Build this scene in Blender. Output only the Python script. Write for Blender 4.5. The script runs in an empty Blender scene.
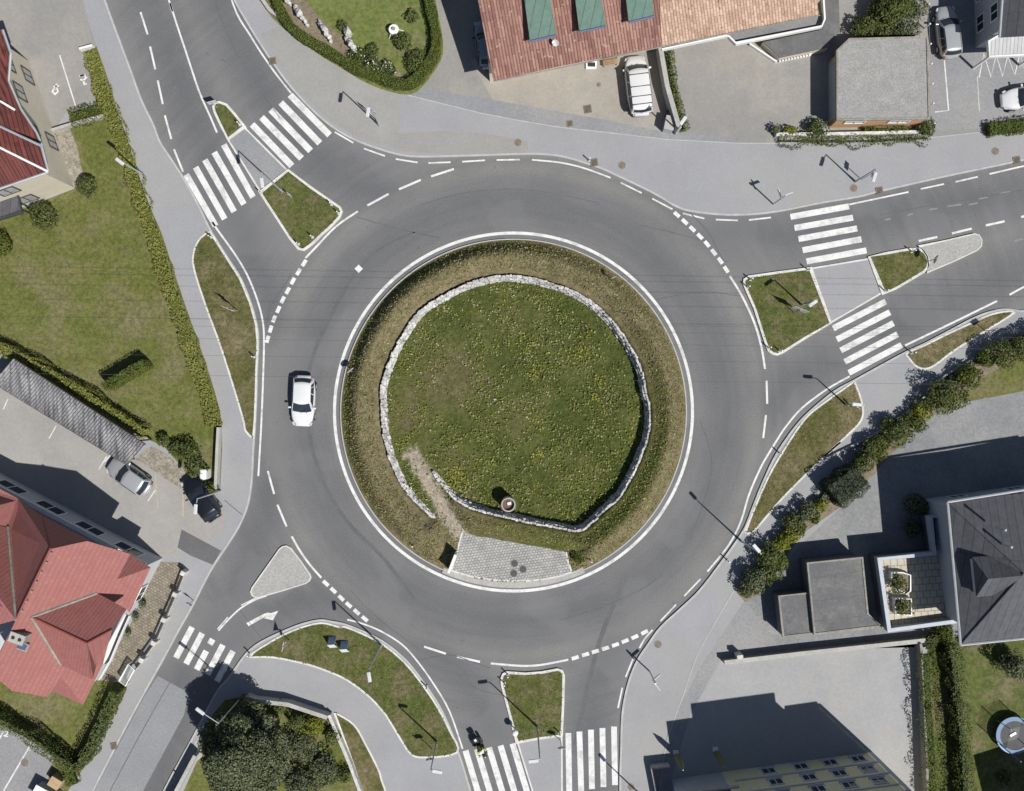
import bpy, bmesh, math, random
import numpy as np
from mathutils import Vector, Matrix
random.seed(7)
RNG = np.random.default_rng(11)
SC = bpy.context.scene
COL = SC.collection
HC = 84.0          # camera height, metres
S = 12.0           # pixels of the photo per metre at ground level
# ---------------------------------------------------------------- camera, sky, sun, exposure
cd = bpy.data.cameras.new('camera'); cam = bpy.data.objects.new('camera', cd); COL.objects.link(cam)
cam.location = (0, 0, HC); cam.rotation_euler = (0, 0, 0)
cd.sensor_width = 36; cd.lens = 36 * S * HC / 1024; cd.clip_end = 2000; cd.clip_start = 1
SC.camera = cam
SUN_EL = math.radians(55); sx, sy = 0.735, -0.68
w = bpy.data.worlds.new('World'); SC.world = w; w.use_nodes = True
nt = w.node_tree; bg = nt.nodes['Background']; sk = nt.nodes.new('ShaderNodeTexSky')
sk.sky_type = 'NISHITA'; sk.sun_disc = False; sk.sun_elevation = SUN_EL; sk.sun_rotation = math.atan2(sx, sy)
sk.altitude = 500; sk.dust_density = 1.0; sk.ozone_density = 1.0
nt.links.new(sk.outputs[0], bg.inputs[0]); bg.inputs[1].default_value = 0.06
sl = bpy.data.lights.new('sun', 'SUN'); sl.energy = 4.7; sl.angle = math.radians(0.5); sl.color = (1, 0.972, 0.925)
sun = bpy.data.objects.new('sun', sl); COL.objects.link(sun)
sd = Vector((sx * math.cos(SUN_EL), sy * math.cos(SUN_EL), math.sin(SUN_EL)))
sun.rotation_euler = sd.to_track_quat('Z', 'Y').to_euler()
SC.view_settings.view_transform = 'Standard'; SC.view_settings.look = 'None'
SC.view_settings.exposure = 0.08; SC.view_settings.gamma = 1
SC.render.engine = 'CYCLES'

# ---------------------------------------------------------------- helpers
def W(px, py, h=0.0):
    k = (HC - h) / HC
    return Vector(((px - 512) / S * k, (395.5 - py) / S * k, h))
def Z(x0, y0, z, *pts):
    return [(x0 + a / z, y0 + b / z) for a, b in pts]
def z5(x0, y0, *pts): return Z(x0, y0, 4.944, *pts)
def tag(o, label=None, cat=None, group=None, kind=None):
    if label: o['label'] = label
    if cat: o['category'] = cat
    if group: o['group'] = group
    if kind: o['kind'] = kind
    return o
def link(name, me, mat=None, parent=None, smooth=False):
    o = bpy.data.objects.new(name, me); COL.objects.link(o)
    if mat: me.materials.append(mat)
    if parent: o.parent = parent
    if smooth:
        for p in me.polygons: p.use_smooth = True
    return o
def empty(name, loc, rz, label, cat, group=None):
    o = bpy.data.objects.new(name, None); COL.objects.link(o); o.location = loc; o.rotation_euler = (0, 0, rz)
    o.empty_display_size = .3
    return tag(o, label, cat, group)
def copy_tree(o, parent=None):
    c = o.copy(); COL.objects.link(c); c.parent = parent
    for ch in list(o.children): copy_tree(ch, c)
    return c
class MB:
    """collects simple shapes and links them as one mesh"""
    def __init__(s): s.bm = bmesh.new()
    def box(s, cx, cy, cz, dx, dy, dz, rz=0, bev=0, rx=0, ry=0):
        r = bmesh.ops.create_cube(s.bm, size=1)['verts']
        if bev:
            m0 = Matrix.Diagonal((dx, dy, dz, 1)); bmesh.ops.transform(s.bm, matrix=m0, verts=r)
            es = list({e for v in r for e in v.link_edges})
            g = bmesh.ops.bevel(s.bm, geom=es, offset=bev, segments=2, affect='EDGES', profile=.5)
            r = list({v for f in g['faces'] for v in f.verts} | {v for v in r if v.is_valid})
            m = Matrix.Translation((cx, cy, cz)) @ Matrix.Rotation(rz, 4, 'Z') @ Matrix.Rotation(ry, 4, 'Y') @ Matrix.Rotation(rx, 4, 'X')
        else:
            m = Matrix.Translation((cx, cy, cz)) @ Matrix.Rotation(rz, 4, 'Z') @ Matrix.Rotation(ry, 4, 'Y') @ Matrix.Rotation(rx, 4, 'X') @ Matrix.Diagonal((dx, dy, dz, 1))
        bmesh.ops.transform(s.bm, matrix=m, verts=r); return s
    def tube(s, a, b, r0, r1=None, seg=10):
        a = Vector(a); b = Vector(b); d = b - a
        if d.length < 1e-5: return s
        r1 = r0 if r1 is None else r1
        v = bmesh.ops.create_cone(s.bm, cap_ends=True, segments=seg, radius1=r0, radius2=r1, depth=d.length)['verts']
        m = Matrix.Translation((a + b) / 2) @ d.to_track_quat('Z', 'Y').to_matrix().to_4x4()
        bmesh.ops.transform(s.bm, matrix=m, verts=v); return s
    def ball(s, c, r, sub=2, sc=(1, 1, 1)):
        v = bmesh.ops.create_icosphere(s.bm, subdivisions=sub, radius=r)['verts']
        bmesh.ops.transform(s.bm, matrix=Matrix.Translation(c) @ Matrix.Diagonal((*sc, 1)), verts=v); return s
    def torus(s, c, R, r, axis='Z', seg=24, ms=8, M=None):
        vs = []
        for i in range(seg):
            a = 2 * math.pi * i / seg
            for j in range(ms):
                b = 2 * math.pi * j / ms
                x, y, z = (R + r * math.cos(b)) * math.cos(a), (R + r * math.cos(b)) * math.sin(a), r * math.sin(b)
                p = Vector((x, y, z)) if axis == 'Z' else (Vector((x, z, y)) if axis == 'Y' else Vector((z, x, y)))
                if M: p = M @ p
                vs.append(s.bm.verts.new(p + Vector(c)))
        for i in range(seg):
            for j in range(ms):
                a, b = i * ms + j, i * ms + (j + 1) % ms
                c2, d = ((i + 1) % seg) * ms + (j + 1) % ms, ((i + 1) % seg) * ms + j
                s.bm.faces.new((vs[a], vs[b], vs[c2], vs[d]))
        return s
    def poly(s, pts, z0, z1):
        """closed prism over world xy points"""
        a = sum(p[0] * q[1] - q[0] * p[1] for p, q in zip(pts, pts[1:] + pts[:1]))
        if a < 0: pts = pts[::-1]
        top = [s.bm.verts.new((p[0], p[1], z1)) for p in pts]
        s.bm.faces.new(top)
        if z0 is not None:
            bot = [s.bm.verts.new((p[0], p[1], z0)) for p in pts]
            n = len(pts)
            for i in range(n): s.bm.faces.new((top[i], bot[i], bot[(i + 1) % n], top[(i + 1) % n]))
        return s
    def facet(s, pts):
        vs = [s.bm.verts.new(p) for p in pts]; s.bm.faces.new(vs); return s
    def band(s, pts, wd, z0, z1, closed=False, off=0.0):
        """ribbon of width wd along world xy points"""
        n = len(pts); L = []; R = []
        P = [Vector((p[0], p[1])) for p in pts]
        for i in range(n):
            if closed: a, b = P[i - 1], P[(i + 1) % n]
            else: a, b = P[max(i - 1, 0)], P[min(i + 1, n - 1)]
            d = (b - a)
            if d.length < 1e-6: d = Vector((1, 0))
            d.normalize(); nn = Vector((-d.y, d.x))
            e1 = (P[i] - P[i - 1]) if (i > 0 or closed) else (P[1] - P[0])
            if e1.length > 1e-6:
                e1.normalize(); c = max(.5, abs(Vector((-e1.y, e1.x)).dot(nn)))
            else: c = 1
            L.append(P[i] + nn * (wd / 2 + off) / c); R.append(P[i] + nn * (-wd / 2 + off) / c)
        def ring(z): return [s.bm.verts.new((p.x, p.y, z)) for p in L], [s.bm.verts.new((p.x, p.y, z)) for p in R]
        lt, rt = ring(z1)
        if z0 is not None: lb, rb = ring(z0)
        for i in range(n if closed else n - 1):
            j = (i + 1) % n
            s.bm.faces.new((lt[i], rt[i], rt[j], lt[j]))
            if z0 is not None:
                s.bm.faces.new((lb[i], lt[i], lt[j], lb[j])); s.bm.faces.new((rt[i], rb[i], rb[j], rt[j]))
        if z0 is not None and not closed:
            s.bm.faces.new((lt[0], lb[0], rb[0], rt[0])); s.bm.faces.new((lt[-1], rt[-1], rb[-1], lb[-1]))
        return s
    def build(s, name, mat, parent=None, smooth=False):
        me = bpy.data.meshes.new(name); s.bm.normal_update(); s.bm.to_mesh(me); s.bm.free()
        return link(name, me, mat, parent, smooth)
def crom(pts, n=6, closed=False):
    """Catmull-Rom through px points"""
    P = [Vector((p[0], p[1])) for p in pts]; N = len(P); out = []
    for i in range(N if closed else N - 1):
        if closed: p0, p1, p2, p3 = P[i - 1], P[i], P[(i + 1) % N], P[(i + 2) % N]
        else: p0, p1, p2, p3 = P[max(i - 1, 0)], P[i], P[i + 1], P[min(i + 2, N - 1)]
        for k in range(n):
            t = k / n
            q = .5 * ((2 * p1) + (p2 - p0) * t + (2 * p0 - 5 * p1 + 4 * p2 - p3) * t * t + (3 * p1 - p0 - 3 * p2 + p3) * t ** 3)
            out.append((q.x, q.y))
    if not closed: out.append(tuple(P[-1]))
    return out
def XY(pts, h=0): return [tuple(W(p[0], p[1], h)[:2]) for p in pts]

# ---------------------------------------------------------------- materials
def nodes(name):
    m = bpy.data.materials.new(name); m.use_nodes = True; t = m.node_tree
    return m, t, t.nodes['Principled BSDF']
def nz(t, co, scale, detail=4, rough=.6):
    n = t.nodes.new('ShaderNodeTexNoise'); n.inputs['Scale'].default_value = scale
    n.inputs['Detail'].default_value = detail; n.inputs['Roughness'].default_value = rough
    t.links.new(co, n.inputs['Vector']); return n.outputs['Fac']
def ramp(t, fac, stops):
    r = t.nodes.new('ShaderNodeValToRGB'); e = r.color_ramp.elements
    while len(e) < len(stops): e.new(.5)
    for k, (p, c) in zip(e, stops):
        k.position = p; k.color = (*c, 1) if len(c) == 3 else c
    t.links.new(fac, r.inputs[0]); return r.outputs[0]
def mix(t, fac, a, b, mode='MIX'):
    n = t.nodes.new('ShaderNodeMix'); n.data_type = 'RGBA'; n.blend_type = mode
    for s_, v in ((n.inputs[0], fac), (n.inputs[6], a), (n.inputs[7], b)):
        if isinstance(v, (int, float)): s_.default_value = v
        elif isinstance(v, tuple): s_.default_value = (*v, 1)
        else: t.links.new(v, s_)
    return n.outputs[2]
def g(v): return (v, v, v)
def mat(name, c1, c2=None, scale=.3, grain=.0, gs=9., rough=.85, bump=0., bs=12., c3=None, s3=.12, th=.55, metal=0., spec=None):
    m, t, b = nodes(name)
    co = t.nodes.new('ShaderNodeTexCoord').outputs['Object']
    c2 = c2 or tuple(x * .85 for x in c1)
    f = nz(t, co, scale, 5, .62)
    col = ramp(t, f, [(.33, c1), (.67, c2)])
    if c3:
        f3 = nz(t, co, s3, 6, .65); k = ramp(t, f3, [(th - .08, g(0)), (th + .1, g(1))]); col = mix(t, k, col, c3)
    if grain:
        f2 = nz(t, co, gs, 3, .7); k = ramp(t, f2, [(.3, g(1 - grain)), (.7, g(1 + grain * .0 + grain))])
        kk = t.nodes.new('ShaderNodeMix'); col = mix(t, 1.0, col, k, 'MULTIPLY'); t.nodes.remove(kk)
    t.links.new(col, b.inputs['Base Color'])
    b.inputs['Roughness'].default_value = rough; b.inputs['Metallic'].default_value = metal
    if spec is not None: b.inputs['Specular IOR Level'].default_value = spec
    if bump:
        n = t.nodes.new('ShaderNodeBump'); n.inputs['Strength'].default_value = 1; n.inputs['Distance'].default_value = bump
        t.links.new(nz(t, co, bs, 3, .7), n.inputs['Height']); t.links.new(n.outputs[0], b.inputs['Normal'])
    return m
def tile_mat(name, c1, c2, ang, period=.3, row=.38, bump=.05, c3=None, blotch=.5, mort=.55, ms=.02):
    """roof tiles: columns running along direction ang (deg), rows across it"""
    m, t, b = nodes(name)
    tc = t.nodes.new('ShaderNodeTexCoord').outputs['Object']
    mp = t.nodes.new('ShaderNodeMapping'); mp.inputs['Rotation'].default_value = (0, 0, math.radians(ang)); t.links.new(tc, mp.inputs[0])
    br = t.nodes.new('ShaderNodeTexBrick'); br.offset = 0.5
    br.inputs['Scale'].default_value = 1; br.inputs['Brick Width'].default_value = period; br.inputs['Row Height'].default_value = row
    br.inputs['Mortar Size'].default_value = ms; br.inputs['Mortar Smooth'].default_value = .6; br.inputs['Bias'].default_value = 0
    br.inputs['Color1'].default_value = (*c1, 1); br.inputs['Color2'].default_value = (*c2, 1)
    br.inputs['Mortar'].default_value = (*[x * mort for x in c2], 1)
    t.links.new(mp.outputs[0], br.inputs['Vector'])
    col = br.outputs['Color']
    f = nz(t, tc, .8, 6, .7); col = mix(t, 1.0, col, ramp(t, f, [(.3, g(1 - blotch * .4)), (.7, g(1 + blotch * .2))]), 'MULTIPLY')
    if c3:
        f3 = nz(t, tc, 3.5, 3, .6); col = mix(t, ramp(t, f3, [(.62, g(0)), (.7, g(1))]), col, c3)
    t.links.new(col, b.inputs['Base Color']); b.inputs['Roughness'].default_value = .75
    n = t.nodes.new('ShaderNodeBump'); n.inputs['Distance'].default_value = bump
    wv = t.nodes.new('ShaderNodeTexWave'); wv.bands_direction = 'Y'; wv.inputs['Scale'].default_value = 1 / row * .5 * .63
    t.links.new(mp.outputs[0], wv.inputs[0])
    t.links.new(wv.outputs['Fac'], n.inputs['Height']); t.links.new(n.outputs[0], b.inputs['Normal'])
    return m
def slab_mat(name, c1, c2, ang, bw, rh, mortar, ms=.03, grain=.2):
    m, t, b = nodes(name)
    tc = t.nodes.new('ShaderNodeTexCoord').outputs['Object']
    mp = t.nodes.new('ShaderNodeMapping'); mp.inputs['Rotation'].default_value = (0, 0, math.radians(ang)); t.links.new(tc, mp.inputs[0])
    br = t.nodes.new('ShaderNodeTexBrick'); br.inputs['Scale'].default_value = 1
    br.inputs['Brick Width'].default_value = bw; br.inputs['Row Height'].default_value = rh; br.inputs['Mortar Size'].default_value = ms
    br.inputs['Mortar Smooth'].default_value = .3
    br.inputs['Color1'].default_value = (*c1, 1); br.inputs['Color2'].default_value = (*c2, 1); br.inputs['Mortar'].default_value = (*mortar, 1)
    t.links.new(mp.outputs[0], br.inputs['Vector'])
    col = mix(t, 1.0, br.outputs['Color'], ramp(t, nz(t, tc, 2.2, 5, .7), [(.3, g(1 - grain)), (.7, g(1 + grain))]), 'MULTIPLY')
    t.links.new(col, b.inputs['Base Color']); b.inputs['Roughness'].default_value = .85
    return m
def leaf_mat(name, dark, mid, light, tip=None):
    m, t, b = nodes(name)
    at = t.nodes.new('ShaderNodeAttribute'); at.attribute_name = 'rnd'
    co = t.nodes.new('ShaderNodeTexCoord').outputs['Object']
    n = nz(t, co, 1.1, 3, .6)
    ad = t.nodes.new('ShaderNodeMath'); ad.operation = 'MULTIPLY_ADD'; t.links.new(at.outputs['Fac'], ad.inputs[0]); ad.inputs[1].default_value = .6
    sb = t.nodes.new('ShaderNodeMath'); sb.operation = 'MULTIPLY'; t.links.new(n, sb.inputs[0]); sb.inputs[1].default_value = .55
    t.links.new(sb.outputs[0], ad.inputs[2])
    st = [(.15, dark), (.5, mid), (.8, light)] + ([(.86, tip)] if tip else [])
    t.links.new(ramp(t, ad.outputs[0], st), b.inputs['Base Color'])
    b.inputs['Roughness'].default_value = .75; b.inputs['Specular IOR Level'].default_value = .2
    return m
M = {}
M['ground'] = mat('ground_earth', (.10, .105, .05), (.16, .14, .08), .2, .3)
M['pave'] = mat('pavement_asphalt', (.305, .306, .318), (.272, .273, .282), .25, .07, 7, bump=.003, bs=60, c3=(.305, .30, .29), s3=.09, th=.56)
M['pave_warm'] = mat('pavement_worn', (.295, .288, .272), (.265, .26, .248), .3, .08, 6, c3=(.32, .31, .29), s3=.1, th=.6)
M['court'] = mat('court_asphalt', (.27, .26, .243), (.235, .228, .218), .25, .10, 5.5, c3=(.31, .29, .255), s3=.16, th=.56)
M['court_beige'] = mat('court_concrete', (.345, .315, .27), (.30, .275, .24), .3, .09, 4.5, c3=(.25, .24, .23), s3=.2, th=.58)
M['lot'] = mat('lot_asphalt', (.26, .26, .265), (.22, .22, .225), .3, .15, 6, c3=(.30, .295, .29), s3=.15, th=.55)
M['dark_asph'] = mat('new_asphalt', (.105, .105, .11), (.125, .125, .128), .5, .15, 8)
M['mid_asph'] = mat('old_asphalt', (.25, .255, .265), (.215, .22, .23), .3, .14, 6, c3=(.28, .275, .265), s3=.12)
M['yard'] = mat('yard_asphalt', (.225, .23, .235), (.185, .19, .195), .25, .18, 5, c3=(.27, .265, .26), s3=.15)
M['exposed'] = mat('exposed_concrete', (.36, .355, .335), (.32, .315, .30), .5, .22, 6, c3=(.29, .285, .275), s3=.9, th=.6)
M['kerb'] = mat('kerb_stone', (.66, .65, .61), (.50, .49, .46), 1.5, .15, 6)
M['kerb_grey'] = mat('kerb_worn', (.45, .45, .44), (.36, .36, .35), 1.5, .15, 6)
M['paint'] = mat('road_paint', (.72, .72, .70), (.60, .60, .585), 1.2, .12, 7, c3=(.42, .42, .41), s3=1.1, th=.57)
M['paint_old'] = mat('faded_paint', (.50, .50, .485), (.37, .37, .37), 1.5, .15, 6)
M['yellow_paint'] = mat('yellow_paint', (.50, .42, .20), (.38, .34, .24), 1.5, .2, 6)
M['joint'] = mat('asphalt_joint', (.09, .092, .095), (.125, .125, .128), 1, .2, 6)
M['skid'] = mat('tyre_marks', (.098, .10, .105), (.128, .129, .133), .5, .15, 5)
def grass(name, a, b_, c, s3=.2, th=.55, grain=.42, gs=3.4):
    return mat(name, a, b_, .45, grain, gs, .95, bump=.05, bs=9, c3=c, s3=s3, th=th, spec=.1)
M['lawn'] = grass('lawn_grass', (.108, .124, .032), (.138, .144, .046), (.170, .155, .08), .22, .54, .34)
M['lawn_dry'] = grass('verge_grass', (.075, .085, .025), (.125, .112, .05), (.175, .145, .085), .3, .52)
M['lawn_green'] = grass('island_grass', (.074, .092, .024), (.104, .110, .038), (.145, .125, .07), .6, .54)
M['soil'] = mat('soil', (.16, .13, .09), (.21, .17, .12), .8, .4, 5)
M['gravel'] = mat('gravel', (.30, .27, .22), (.22, .195, .155), 1.2, .5, 5, bump=.03, bs=8)
M['concrete'] = mat('concrete', (.42, .41, .38), (.34, .33, .31), .7, .15, 5)
M['conc_dark'] = mat('weathered_concrete', (.30, .28, .24), (.20, .19, .165), .9, .25, 4)
M['white'] = mat('white_paint', (.78, .78, .76), (.70, .70, .68), .5, .05, 4, .5)
M['cream'] = mat('cream_render', (.60, .545, .43), (.55, .50, .40), .6, .06, 5)
M['grey_render'] = mat('grey_render', (.42, .44, .48), (.36, .38, .42), .6, .06, 5)
M['yellow_render'] = mat('yellow_render', (.66, .62, .40), (.60, .56, .37), .6, .08, 4)
M['orange_render'] = mat('orange_render', (.52, .30, .15), (.46, .27, .14), .6, .08, 5)
M['glass'] = mat('window_glass', (.022, .030, .042), (.035, .045, .06), .5, 0, rough=.12, spec=.25)
M['shaded_wall'] = mat('shaded_wall', (.12, .125, .135), (.09, .095, .105), .6, .1)  # darkened wall colour stands in for shade on the garage and terrace walls
M['curtain'] = mat('bright_pane', (.45, .46, .46), (.3, .31, .33), 3, .1, rough=.2)
M['wood_dark'] = mat('dark_frame', (.06, .045, .03), (.09, .07, .05), 3, .1)
M['wood'] = mat('wood', (.36, .24, .14), (.28, .18, .10), 3, .2)
M['steel'] = mat('galvanised_steel', (.50, .52, .54), (.42, .44, .46), 2, .05, rough=.45, metal=.3)
M['dark_metal'] = mat('dark_metal', (.035, .037, .04), (.05, .052, .055), 2, .05, rough=.5)
M['rust'] = mat('rusty_iron', (.15, .125, .10), (.20, .16, .12), 5, .3, 12)
M['bitumen'] = mat('bitumen_roof', (.135, .135, .137), (.105, .105, .11), .6, .12, 4, c3=(.165, .16, .155), s3=.5)
M['gravel_roof'] = mat('gravel_roof', (.30, .29, .275), (.25, .245, .235), 1.0, .30, 8, c3=(.33, .32, .305), s3=1.6, th=.6)
M['roof_slate'] = slab_mat('slate_sheet_roof', (.088, .09, .10), (.074, .076, .085), 5, .62, 9.0, (.05, .05, .055), .035, .2)
M['roof_green'] = slab_mat('green_sheet_roof', (.125, .20, .16), (.115, .185, .15), 12, .75, 20, (.06, .10, .085), .03, .15)
M['roof_red_a'] = tile_mat('red_roof_tiles', (.315, .125, .112), (.285, .108, .097), -63, .34, .26, .012, blotch=.22, mort=.88, c3=(.25, .088, .078))
M['roof_dark_red'] = tile_mat('dark_red_roof_tiles', (.19, .05, .04), (.10, .028, .024), 71.6, 2.4, .26, .08, mort=.6)
M['roof_brown'] = tile_mat('brown_roof_tiles', (.36, .20, .155), (.21, .095, .075), -101.5, 1.3, .24, .06, c3=(.42, .31, .24), mort=.7)
M['roof_pink'] = tile_mat('pale_roof_tiles', (.56, .39, .29), (.38, .24, .17), -101.5, .42, .24, .04, c3=(.20, .11, .09), mort=.75)
M['cobble'] = slab_mat('cobble_paving', (.40, .395, .385), (.33, .325, .32), -8, .27, .22, (.20, .19, .17), .035, .22)
M['patio'] = slab_mat('patio_setts', (.26, .225, .17), (.20, .175, .135), 30, .32, .22, (.13, .11, .08), .03, .35)
M['tiles'] = slab_mat('terrace_tiles', (.50, .45, .36), (.44, .40, .32), -4, .55, .55, (.22, .20, .17), .035, .1)
M['slats'] = slab_mat('white_slats', (.52, .52, .52), (.47, .47, .48), 4, .3, 8., (.28, .28, .28), .03, .1)
M['rubber'] = mat('rubber', (.02, .02, .02), (.03, .03, .03), 2)
M['red_light'] = mat('red_lens', (.45, .03, .02), (.35, .02, .02), 2, rough=.2)
M['clear_light'] = mat('clear_lens', (.55, .57, .60), (.45, .47, .5), 2, rough=.15)
M['stone'] = mat('pale_stone', (.60, .585, .55), (.44, .43, .40), 2.2, .3, 5, bump=.03, bs=6)
M['blue_pad'] = mat('blue_pad', (.16, .30, .52), (.14, .26, .46), 2, rough=.5)
M['net'] = mat('trampoline_mat', (.16, .16, .165), (.13, .13, .135), 2)
M['sign_blue'] = mat('sign_blue', (.05, .15, .42), (.045, .13, .38), 2, rough=.4)
M['sign_red'] = mat('sign_red', (.55, .03, .03), (.5, .03, .03), 2, rough=.4)
M['sign_yellow'] = mat('sign_yellow', (.45, .34, .19), (.40, .30, .17), 2, rough=.5)
M['sign_pink'] = mat('sign_pink', (.70, .12, .22), (.6, .1, .2), 2, rough=.5)
M['vest'] = mat('hi_vis_cloth', (.45, .50, .06), (.36, .42, .05), 9, .1)
M['black_cloth'] = mat('black_cloth', (.025, .025, .028), (.035, .035, .04), 6)
M['skin'] = mat('skin', (.45, .28, .2), (.42, .26, .19), 6)
M['parasol'] = mat('parasol_cloth', (.15, .155, .055), (.12, .125, .045), 3, .1)
M['bark'] = mat('bark', (.12, .085, .055), (.08, .06, .04), 5, .3)
M['leaf_hedge'] = leaf_mat('hedge_leaf', (.035, .05, .010), (.075, .095, .018), (.13, .15, .032))
M['leaf_yellow'] = leaf_mat('yellow_green_leaf', (.09, .105, .022), (.17, .18, .042), (.27, .26, .07))
M['leaf_dark'] = leaf_mat('dark_leaf', (.032, .042, .02), (.09, .108, .055), (.17, .188, .105))
M['leaf_deep'] = leaf_mat('deep_leaf', (.014, .02, .012), (.035, .045, .024), (.08, .092, .052))
M['leaf_mid'] = leaf_mat('mid_leaf', (.03, .043, .014), (.078, .098, .03), (.14, .155, .05))
M['leaf_lime'] = leaf_mat('lime_leaf', (.07, .09, .012), (.15, .17, .02), (.25, .26, .04))
M['leaf_rose'] = leaf_mat('rose_leaf', (.03, .045, .012), (.06, .085, .02), (.11, .13, .035), (.75, .72, .66))
M['meadow'] = leaf_mat('meadow_leaf', (.055, .064, .018), (.135, .148, .036), (.26, .275, .062), (.36, .34, .20))
M['lawn_leaf'] = leaf_mat('lawn_leaf', (.06, .066, .02), (.115, .125, .038), (.175, .185, .06))
M['dry_tuft'] = leaf_mat('dry_tuft', (.075, .075, .028), (.155, .130, .062), (.24, .20, .11))
for nm, c in (('car_white', (.68, .68, .68)), ('car_silver', (.40, .41, .42)), ('car_black', (.012, .014, .02)), ('car_blue', (.20, .245, .29)), ('car_grey', (.30, .31, .32))):
    m_ = mat(nm, c, tuple(x * .96 for x in c), 1, 0, rough=.3, metal=.0 if 'white' in nm else .25)
    m_.node_tree.nodes['Principled BSDF'].inputs['Coat Weight'].default_value = .6
    M[nm] = m_

# ---------------------------------------------------------------- ground regions (traced on the ground plane)
def region(name, pts, z1, m, z0=0.0, smooth=False):
    return tag(MB().poly(XY(pts), z0, z1).build(name, m), kind='structure')
PZ = .10
b_NWl = [(40, -200), (85, -60), (105, 0), (121, 44), (131.5, 72), (141.6, 100), (153.7, 125), (160, 141.6), (172, 160), (186, 182), (200.5, 209), (210.6, 230), (226.7, 256), (241, 278.5), (251, 303), (257, 325), (258.5, 343), (257, 371.6), (256.7, 390), (255.5, 420), (253.4, 450), (251.8, 480.7), (247.8, 505), (239.7, 525), (227.5, 545), (211, 570), (193, 605), (178.4, 631), (160, 665), (142, 697), (121.4, 735.5), (109, 760), (90, 797), (-8, 991)]
b_N = [(150, -200), (205, -60), (234.6, 0), (244.7, 18), (257, 38.4), (273, 62.7), (291, 87), (311.5, 109), (331.7, 126.4), (354, 139.6), (379, 149), (400.5, 155), (420.7, 156.8), (461, 156), (501.6, 154.7), (532, 154), (553, 155.2), (570, 158.5), (586, 163.5), (600, 168), (625, 179.5), (645, 189), (660, 197), (675, 206), (690, 211), (720.7, 214.6), (751, 214.4), (781, 210.8), (822, 202.7), (859, 196.6), (878.6, 191.5), (945, 176.4), (985, 168), (1023, 160), (1224, 116)]
b_E = [(1224, 235), (1100, 285), (1050, 305), (1024, 311), (1006, 309.5), (992, 311.5), (973.7, 318), (945, 333), (925, 343.5), (905, 352.6), (880, 366), (853, 381), (837, 389.5), (821, 401.6), (801, 420), (785.4, 440), (773, 460), (761, 486.5), (753, 506.7), (745, 527), (735, 543), (718.7, 565.4), (699.6, 590), (681, 608), (661, 626.4), (649, 642.6), (637, 660.8), (628.8, 681), (623.7, 703), (621.7, 721.5), (621, 750), (620, 791), (618, 991)]
b_S = [(60, 991), (164, 791), (176, 768.5), (195, 734), (206, 712), (218.4, 689.7), (229, 677.6), (241, 660.5), (249, 651), (261, 642), (281.6, 632), (302, 624), (320, 620), (332, 621.5), (346, 624.4), (368.5, 633.5), (386.7, 643.6), (407, 660.8), (425, 684), (439, 705), (450, 728), (458.4, 752), (470.6, 791), (530, 991)]
sNW, sN, sE, sS = [crom(x, 4) for x in (b_NWl, b_N, b_E, b_S)]
region('ground', [(-4000, -4000), (5000, -4000), (5000, 4500), (-4000, 4500)], -.12, M['ground'], None)
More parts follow.
